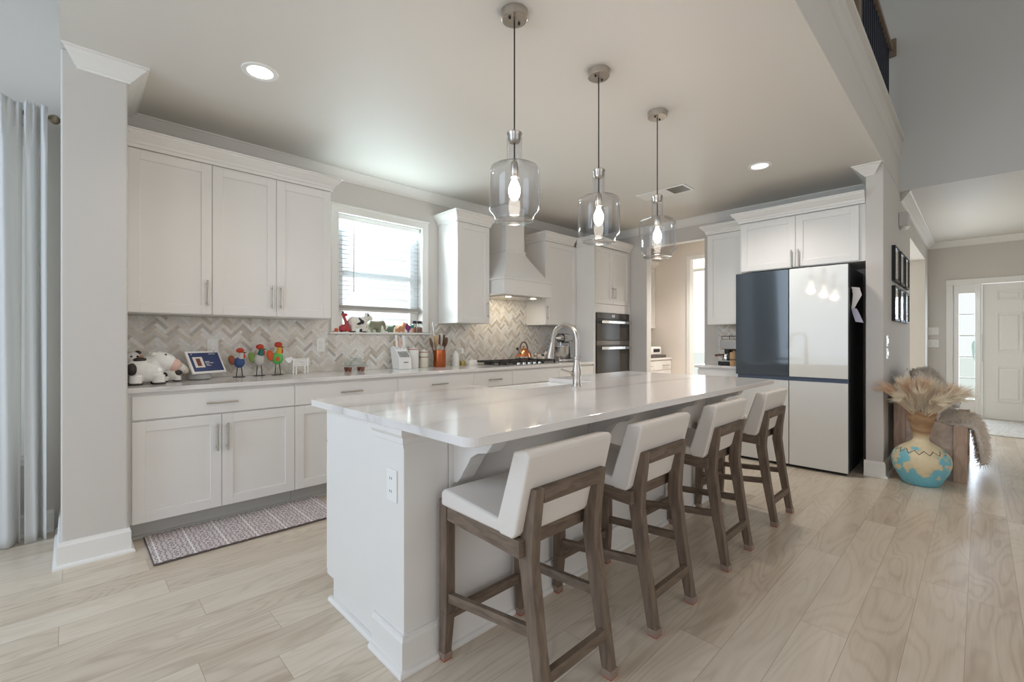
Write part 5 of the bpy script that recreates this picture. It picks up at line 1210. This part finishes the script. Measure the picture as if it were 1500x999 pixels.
# ------------------------------------------------------------------ animal figures
def quadruped(name, label, cat, c, s, body, heading=0.0, head_dir=1, horns=False, spots=True, muzzle='pink', remesh=.006, neck_up=.5, tail=True, body_mat=None):
    """c: ground point, s: body length; x along heading"""
    t = thing(name, label, cat, c)
    ca_, sa_ = math.cos(heading), math.sin(heading)
    def W(x, y, z): return (c[0] + (x * ca_ - y * sa_) * s, c[1] + (x * sa_ + y * ca_) * s, c[2] + z * s)
    q = Matrix.Rotation(heading, 3, 'Z').to_quaternion()
    mb = MB().ball(W(0, 0, .42), (.40 * s, .27 * s, .27 * s), rot=q)
    mb.ball(W(.22, 0, .46), (.22 * s, .23 * s, .24 * s), rot=q).ball(W(-.22, 0, .46), (.23 * s, .25 * s, .25 * s), rot=q)
    for lx in (-.26, .24):
        for ly in (-.14, .14): mb.tube([W(lx, ly, .36), W(lx, ly, .14), W(lx * 1.04, ly * 1.05, .003)], [.12 * s, .098 * s, .095 * s], 14)
    hx, hz = .44, .50 + neck_up * .3
    mb.tube([W(.24, 0, .50), W(.36, 0, .50 + neck_up * .15), W(hx, 0, hz)], [.19 * s, .16 * s, .15 * s], 14)
    mb.ball(W(hx + .04, 0, hz), (.19 * s, .155 * s, .155 * s), rot=q)
    obj('body', mb, body, t, remesh=remesh)
    if muzzle: obj('muzzle', MB().ball(W(hx + .18, 0, hz - .05), (.095 * s, .115 * s, .085 * s), rot=q), muzzle, t, smooth=60)
    for sg in (-1, 1):
        obj('ear', MB().ball(W(hx - .02, sg * .17, hz + .10), (.035 * s, .085 * s, .05 * s), rot=q), 'darkspot' if spots else body, t, smooth=60)
        if horns: obj('horn', MB().tube([W(hx, sg * .07, hz + .12), W(hx, sg * .10, hz + .19), W(hx + .01, sg * .09, hz + .235)], [.030 * s, .022 * s, .006 * s], 8), 'darkspot', t, smooth=50)
        obj('eye', MB().ball(W(hx + .155, sg * .075, hz + .06), .020 * s), 'darkspot', t, smooth=60)
    if spots:
        for lx in (-.26, .24):
            for ly in (-.14, .14): obj('hoof', MB().lathe([(.098 * s, 0), (.100 * s, .035 * s), (.09 * s, .045 * s)], W(lx * 1.04, ly * 1.05, .001), 14), 'darkspot', t, smooth=40)
    if tail: obj('tail', MB().tube([W(-.43, 0, .55), W(-.50, .02, .42), W(-.49, .03, .26)], [.022 * s, .018 * s, .030 * s], 8), 'darkspot' if spots else body, t, smooth=50)
    return t
# two ceramic cows by the wall end
def round_cow(x, y, k, hd, label, muzzle, patch):
    """plump ceramic cow: fat body on stubby feet, big egg-shaped head leaning out to side hd (+1/-1)"""
    t = thing('cow_figurine', label, 'figurine', (x, y, ZC))
    q = lambda a, b, c: (x + hd * a * k, y + b * k, ZC + c * k)
    mb = MB().ball(q(0, 0, .088), (.095 * k, .082 * k, .078 * k)).ball(q(-.03, 0, .10), (.075 * k, .078 * k, .075 * k))
    mb.tube([q(.02, 0, .12), q(.07, 0, .15)], [.066 * k, .064 * k], 16)
    mb.ball(q(.085, -.005, .148), (.082 * k, .066 * k, .060 * k), rot=Matrix.Rotation(hd * .45, 3, 'Y').to_quaternion())
    for a in (-.055, .058):
        for b_ in (-.045, .045): mb.tube([q(a, b_, .06), q(a * 1.05, b_ * 1.05, .003)], [.036 * k, .034 * k], 14)
    obj('body', mb, 'ceramic', t, remesh=.0045)
    obj('muzzle', MB().ball(q(.145, -.008, .120), (.040 * k, .056 * k, .043 * k), rot=Matrix.Rotation(hd * .45, 3, 'Y').to_quaternion()), muzzle, t, smooth=60)
    for b_ in (-.022, .012): obj('nostril', MB().ball(q(.180, b_, .112), .005 * k), 'darkspot', t, smooth=60)
    for b_ in (-.055, .045): obj('eye', MB().ball(q(.095, b_ * .8 - .006, .190), (.006 * k, .006 * k, .007 * k)), 'darkspot', t, smooth=60)
    for b_ in (-.06, .06): obj('ear', MB().ball(q(.03, b_, .198), (.016 * k, .030 * k, .014 * k)), 'ceramic', t, smooth=60)
    for a, b_, c, r_ in patch: obj('dark_patch', MB().ball(q(a, b_, c), tuple(v * k for v in r_)), 'darkspot', t, smooth=60)
    for a in (-.058, .061):
        for b_ in (-.047, .047): obj('hoof', MB().lathe([(.036 * k, 0), (.0365 * k, .010 * k), (.030 * k, .014 * k)], q(a, b_, .0005), 16), 'darkspot', t, smooth=40)
    obj('tail', MB().tube([q(-.10, -.02, .12), q(-.125, -.03, .09), q(-.115, -.03, .05)], [.008 * k, .007 * k, .012 * k], 8), 'darkspot', t, smooth=40)
    return t
round_cow(.350, 3.70, .98, 1, 'large plump white ceramic cow with pale pink muzzle by the left wall end', 'pink', [(-.075, -.045, .10, (.034, .036, .040)), (-.035, -.035, .160, (.036, .022, .016))])
sc_ = thing('cow_figurine', 'ceramic cow with peach muzzle sitting behind the large plump cow', 'figurine', (.30, 3.95, ZC))
obj('body', MB().ball((.298, 3.95, ZC + .062), (.054, .052, .062)).tube([(.298, 3.95, ZC + .10), (.300, 3.945, ZC + .14)], [.042, .038], 14).ball((.300, 3.940, ZC + .158), (.048, .046, .046))
    .tube([(.275, 3.915, ZC + .03), (.270, 3.90, ZC + .004)], [.024, .022], 12).tube([(.325, 3.915, ZC + .03), (.330, 3.90, ZC + .004)], [.024, .022], 12), 'ceramic', sc_, remesh=.0045)
obj('muzzle', MB().ball((.338, 3.918, ZC + .150), (.030, .032, .027)), 'peach', sc_, smooth=60)
for dx in (-.038, .030): obj('ear', MB().ball((.298 + dx, 3.938, ZC + .196), (.018, .012, .014)), 'darkspot', sc_, smooth=60)
for dx in (-.014, .018): obj('eye', MB().ball((.305 + dx, 3.897, ZC + .172), .006), 'darkspot', sc_, smooth=60)
obj('dark_patch', MB().ball((.268, 3.918, ZC + .085), (.022, .026, .028)), 'darkspot', sc_, smooth=60)
round_cow(.492, 3.845, .60, 1, 'smallest ceramic cow, cream with dark patch, behind the plump cow muzzle', 'cream', [(.06, -.05, .10, (.045, .03, .035)), (-.05, -.05, .08, (.03, .03, .04))])
# smart display
sd = thing('smart_display', 'white smart display tilted back, blue screen lit', 'smart display', (.70, 3.86, .914))
zx, zy = .70, 3.86; az_ = 0.0
obj('base', MB().lathe([(.001, 0), (.068, 0), (.076, .006), (.070, .045), (.050, .085), (.001, .09)], (zx - .012, zy + .055, ZC), 32), 'greyfab', sd, smooth=45)
obj('foot_ring', MB().lathe([(.069, 0), (.0705, .002), (.0705, .005), (.069, .006)], (zx - .012, zy + .055, ZC), 32, cap=False), 'black', sd)
bz = MB().box(zx - .126, zx + .126, zy - .045, zy - .030, ZC + .045, ZC + .222)
pv = (0, zy - .04, ZC + .045); TL = .50
bez = obj('bezel', leanback(bz, pv, TL), 'white', sd, bevel=.005)
obj('screen', leanback(MB().box(zx - .110, zx + .110, zy - .0462, zy - .0448, ZC + .060, ZC + .205), pv, TL), 'screen', bez)
obj('tile_card', leanback(MB().box(zx - .092, zx - .022, zy - .0472, zy - .0460, ZC + .090, ZC + .172), pv, TL), M['paper'], bez)
obj('card_picture', leanback(MB().box(zx - .072, zx - .042, zy - .0478, zy - .0470, ZC + .102, ZC + .160), pv, TL), 'terracotta', bez)
mb = MB()
for z, x0, x1 in ((.132, -.012, .022), (.121, -.012, .048), (.109, -.010, .010), (.101, -.006, .026), (.192, .035, .085), (.192, -.095, -.085)): mb.box(zx + x0, zx + x1, zy - .0470, zy - .0461, ZC + z, ZC + z + .004)
obj('text_lines', leanback(mb, pv, TL), 'paper', bez)
obj('camera', leanback(MB().lathe([(.004, 0), (.001, -.001)], (zx + .085, zy - .0452, ZC + .2135), 12, axis='y'), pv, TL), 'black', bez)
sd.rotation_euler = (0, 0, math.radians(27))
# three folk-art metal roosters
def rooster(x, y, h, label, bodym, tailm, neckm, wattle, r, hat):
    t = thing('rooster_figurine', label, 'figurine', (x, y, ZC), 'painted rooster figures on the worktop')
    obj('foot_plate', MB().box(x - .040, x + .040, y - .018, y + .018, ZC, ZC + .004), 'black', t, bevel=.001)
    for dx in (-.012, .014): obj('leg', MB().tube([(x + dx * 1.6, y, ZC + .003), (x + dx, y, ZC + h * .36)], .0032, 8), 'black', t, smooth=40)
    obj('body', MB().ball((x, y, ZC + h * .50), (r, r * .8, h * .185)), bodym, t, smooth=60)
    obj('tail', MB().ball((x - r * 1.25, y, ZC + h * .58), (r * .62, r * .30, h * .17), rot=Matrix.Rotation(-.35, 3, 'Y').to_quaternion()), tailm, t, smooth=60)
    obj('neck', MB().tube([(x + .004, y, ZC + h * .60), (x + .012, y, ZC + h * .72), (x + .016, y, ZC + h * .82)], [r * .62, r * .46, r * .40], 14), neckm, t, smooth=50)
    obj('comb', MB().ball((x + .006, y, ZC + h * .905), (r * .72, r * .5, h * .085)), hat, t, smooth=60)
    obj('beak', MB().tube([(x + .022, y, ZC + h * .835), (x + .050, y, ZC + h * .825)], [.0085, .001], 8), 'black', t, smooth=50)
    obj('wattle', MB().ball((x + .034, y, ZC + h * .72), (.009, .008, h * .085)), wattle, t, smooth=60)
    obj('eye', MB().ball((x + .022, y - r * .36, ZC + h * .845), .004), 'yellow', t, smooth=60)
rooster(.918, 3.90, .222, 'painted metal rooster with blue body, shortest of the three', 'bluepaint', 'brownpaint', 'palegrey', 'red', .038, 'red')
rooster(1.062, 3.93, .250, 'painted metal rooster with pale grey body and olive tail', 'palegrey', 'olive', 'teal', 'red', .040, 'red')
rooster(1.196, 3.93, .268, 'painted metal rooster with green body and orange tail', 'greenpaint', 'orange', 'yellow', 'red', .042, 'red')
obj('patch', MB().ball((1.188, 3.93 - .033, ZC + .13), (.016, .004, .017)), 'orange', bpy.data.objects['rooster_figurine.002'], smooth=60)
# white cut-out wooden cow
wc = thing('cutout_cow', 'white slatted wooden cow silhouette right of the roosters', 'ornament', (1.34, 3.86, ZC))
mb = MB()
x0 = 1.285
for i in range(5): mb.box(x0, x0 + .125, 3.85, 3.862, ZC + .070 + i * .0125, ZC + .079 + i * .0125)
mb.box(x0, x0 + .012, 3.848, 3.864, ZC + .066, ZC + .134).box(x0 + .113, x0 + .125, 3.848, 3.864, ZC + .066, ZC + .134)
obj('body', mb, 'white', wc, bevel=.001)
for dx in (.002, .024, .092, .115): obj('leg', MB().box(x0 + dx, x0 + dx + .009, 3.850, 3.862, ZC, ZC + .072), 'white', wc, bevel=.001)
obj('head', MB().prism([(x0 - .055, ZC + .118), (x0 - .062, ZC + .132), (x0 - .010, ZC + .148), (x0 + .002, ZC + .125), (x0 - .018, ZC + .098), (x0 - .034, ZC + .095)], 'y', 3.848, 3.860), 'white', wc, bevel=.002)
obj('tail', MB().tube([(x0 + .125, 3.856, ZC + .128), (x0 + .138, 3.856, ZC + .10), (x0 + .134, 3.856, ZC + .07)], .003, 8), 'white', wc, smooth=40)
# glass butter dish shaped like a little car on brown feet
gd = thing('glass_dish', 'domed clear glass dish on small brown feet under the window', 'dish', (1.83, 3.90, ZC))
obj('base', MB().box(1.735, 1.93, 3.85, 3.96, ZC + .038, ZC + .052), 'jarglass', gd, bevel=.005)
obj('dome', MB().prism([(1.745, ZC + .053), (1.925, ZC + .053), (1.915, ZC + .075), (1.885, ZC + .085), (1.870, ZC + .122), (1.80, ZC + .122), (1.785, ZC + .085), (1.752, ZC + .075)], 'y', 3.855, 3.955), 'jarglass', gd, bevel=.008, seg=3)
obj('lid_bar', MB().box(1.798, 1.872, 3.868, 3.942, ZC + .1225, ZC + .128), 'ceramic', gd, bevel=.002)
for x in (1.768, 1.888):
    for y in (3.868, 3.942): obj('foot', MB().lathe([(.012, 0), (.018, .028), (.018, .0375), (.001, .0375)], (x, y, ZC), 16), 'terracotta', gd, smooth=40)
# cow salt and pepper figures behind the cooktop
quadruped('cow_shaker', 'small white cow figure directly right of the copper kettle', 'figurine', (4.235, 3.965, ZC), .12, 'cowhide2', heading=-1.9, neck_up=1.0, remesh=.005)
quadruped('cow_shaker', 'small white cow figure with dark spots, left of the stand mixer', 'figurine', (4.375, 3.955, ZC), .135, 'cowhide2', heading=-1.4, neck_up=1.1, remesh=.005)

# ---- window sill figures (sill top z = 1.266)
ZS = 1.2665; YS = 4.055
t = thing('candle', 'small orange candle at the left end of the window sill', 'candle', (1.722, YS - .01, ZS))
obj('body', MB().lathe([(.001, 0), (.016, 0), (.017, .003), (.016, .032), (.001, .034)], (1.722, YS - .012, ZS), 20), 'orange', t, smooth=45)
obj('wick', MB().tube([(1.722, YS - .012, ZS + .033), (1.723, YS - .012, ZS + .042)], .001, 6), 'black', t)
gi = thing('giraffe_figurine', 'red seated giraffe figurine on the window sill', 'figurine', (1.80, YS, ZS))
gx = 1.803
obj('body', MB().ball((gx, YS, ZS + .036), (.048, .030, .034)).ball((gx - .025, YS, ZS + .03), (.032, .030, .030)).tube([(gx + .025, YS, ZS + .05), (gx + .012, YS, ZS + .10), (gx - .010, YS, ZS + .148)], [.020, .0135, .012], 14)
    .ball((gx + .002, YS, ZS + .158), (.030, .014, .014)).tube([(gx + .03, YS - .016, ZS + .03), (gx + .05, YS - .018, ZS + .008)], [.014, .010], 10).tube([(gx + .03, YS + .016, ZS + .03), (gx + .05, YS + .018, ZS + .008)], [.014, .010], 10), 'pinkred', gi, remesh=.004)
for dy in (-.008, .008): obj('horn', MB().tube([(gx - .012, YS + dy, ZS + .166), (gx - .016, YS + dy * 1.4, ZS + .188)], [.004, .005], 8), 'darkspot', gi, smooth=40)
for dy in (-.016, .016): obj('ear', MB().ball((gx - .018, YS + dy, ZS + .165), (.005, .012, .006)), 'pinkred', gi, smooth=60)
obj('hoof', MB().ball((gx - .035, YS - .02, ZS + .006), (.014, .008, .006)).ball((gx + .052, YS - .018, ZS + .006), (.012, .008, .006)), 'darkspot', gi, smooth=60)
quadruped('cow_figurine', 'white cow figurine with dark patch standing on the window sill', 'figurine', (1.930, YS - .002, ZS), .205, 'cowhide2', heading=0.0, neck_up=.60, horns=True, remesh=.005, muzzle='cream')
el = quadruped('elephant_figurine', 'grey-green elephant figurine behind the sill cow', 'figurine', (2.112, YS + .022, ZS), .158, 'eleph', heading=0, neck_up=.3, spots=False, remesh=.005, muzzle=None)
obj('trunk', MB().tube([(2.205, YS + .022, ZS + .090), (2.218, YS + .022, ZS + .055), (2.220, YS + .022, ZS + .024), (2.226, YS + .022, ZS + .014)], [.018, .012, .009, .006], 10), 'eleph', el, smooth=50)

el2 = thing('dinosaur_figurine', 'small sage green dinosaur figurine on the window sill', 'figurine', (2.263, YS, ZS))
obj('body', MB().ball((2.268, YS, ZS + .034), (.036, .022, .024)).tube([(2.288, YS, ZS + .04), (2.306, YS, ZS + .062), (2.318, YS, ZS + .07)], [.014, .010, .011], 10).tube([(2.243, YS, ZS + .03), (2.218, YS, ZS + .012)], [.014, .004], 10)
    .tube([(2.253, YS - .012, ZS + .03), (2.253, YS - .014, ZS + .002)], .009, 10).tube([(2.286, YS - .012, ZS + .03), (2.286, YS - .014, ZS + .002)], .009, 10).tube([(2.253, YS + .012, ZS + .03), (2.253, YS + .014, ZS + .002)], .009, 10).tube([(2.286, YS + .012, ZS + .03), (2.286, YS + .014, ZS + .002)], .009, 10), 'sage', el2, remesh=.004)
mb = MB()
for i in range(6): mb.prism([(2.240 + i * .011, ZS + .052), (2.250 + i * .011, ZS + .052), (2.245 + i * .011, ZS + .070)], 'y', YS - .002, YS + .002)
obj('back_plates', mb, 'turq', el2)
def critter(x, y, s, m, label, nm):
    t = thing(nm, label, 'figurine', (x, y, ZS))
    mb = MB().ball((x, y, ZS + .42 * s), (.42 * s, .3 * s, .3 * s)).ball((x + .34 * s, y, ZS + .78 * s), (.25 * s, .22 * s, .23 * s)).tube([(x + .2 * s, y, ZS + .5 * s), (x + .33 * s, y, ZS + .72 * s)], .17 * s, 10)
    for dx in (-.22, .22):
        for dy in (-.15, .15): mb.tube([(x + dx * s, y + dy * s, ZS + .3 * s), (x + dx * s, y + dy * s, ZS + .002)], .09 * s, 10)
    obj('body', mb, m, t, remesh=.0045)
    for dy in (-.15, .15): obj('ear', MB().ball((x + .30 * s, y + dy * s, ZS + 1.0 * s), (.05 * s, .07 * s, .08 * s)), m, t, smooth=60)
    obj('snout', MB().ball((x + .56 * s, y, ZS + .73 * s), (.08 * s, .1 * s, .08 * s)), 'cream', t, smooth=60)
    return t
critter(2.340, YS - .006, .062, 'peach', 'small peach animal figurine right of the sage dinosaur', 'animal_figurine')
critter(2.392, YS + .010, .100, 'peach', 'taller peach animal figurine on the window sill', 'animal_figurine')
bd = thing('bird_figurine', 'magenta bird figurine with turquoise tail on the window sill', 'figurine', (2.47, YS, ZS))
obj('body', MB().ball((2.468, YS, ZS + .05), (.030, .022, .030)).ball((2.452, YS, ZS + .078), .018).tube([(2.468, YS - .008, ZS + .03), (2.468, YS - .008, ZS + .002)], .006, 8).tube([(2.468, YS + .008, ZS + .03), (2.468, YS + .008, ZS + .002)], .006, 8), 'purple', bd, remesh=.004)
obj('tail', MB().ball((2.512, YS, ZS + .062), (.026, .010, .015), rot=Matrix.Rotation(-.5, 3, 'Y').to_quaternion()), 'turq', bd, smooth=60)
obj('beak', MB().tube([(2.437, YS, ZS + .077), (2.424, YS, ZS + .074)], [.005, .001], 8), 'yellow', bd)
for x, lb in ((2.030, 'tiny white cube ornament before the sill cow'), (2.178, 'tiny white cup before the elephant figurine'), (2.425, 'tiny white and blue ornament before the magenta bird')):
    t = thing('trinket', lb, 'ornament', (x, YS - .02, ZS))
    if 'cup' in lb:
        obj('cup', MB().lathe([(.001, 0), (.011, 0), (.015, .026), (.013, .026), (.010, .004), (.001, .004)], (x, YS - .026, ZS), 16), 'ceramic', t, smooth=40)
    else:
        obj('body', MB().hexa([(x - .012, YS - .034, ZS), (x + .012, YS - .034, ZS), (x + .012, YS - .018, ZS), (x - .012, YS - .018, ZS), (x - .006, YS - .030, ZS + .030), (x + .006, YS - .030, ZS + .030), (x + .006, YS - .022, ZS + .030), (x - .006, YS - .022, ZS + .030)]), 'ceramic', t, bevel=.003)
for x, lb in ((2.545, 'black-lidded spice jar beside the magenta bird'), (2.605, 'black-lidded spice jar at the right end of the window sill')):
    t = thing('spice_jar', lb, 'jar', (x, YS + .01, ZS), 'spice jars on the window sill')
    obj('glass', MB().lathe([(.001, 0), (.023, 0), (.025, .003), (.025, .088), (.021, .096)], (x, YS + .01, ZS), 24, cap=False), 'jarglass', t, smooth=45)
    obj('spice', MB().lathe([(.001, .002), (.023, .002), (.023, .058), (.001, .060)], (x, YS + .01, ZS), 24), 'spice', t, smooth=45)
    obj('lid', MB().lathe([(.024, .096), (.025, .098), (.025, .120), (.023, .122), (.001, .122)], (x, YS + .01, ZS), 24), 'black', t, smooth=45)
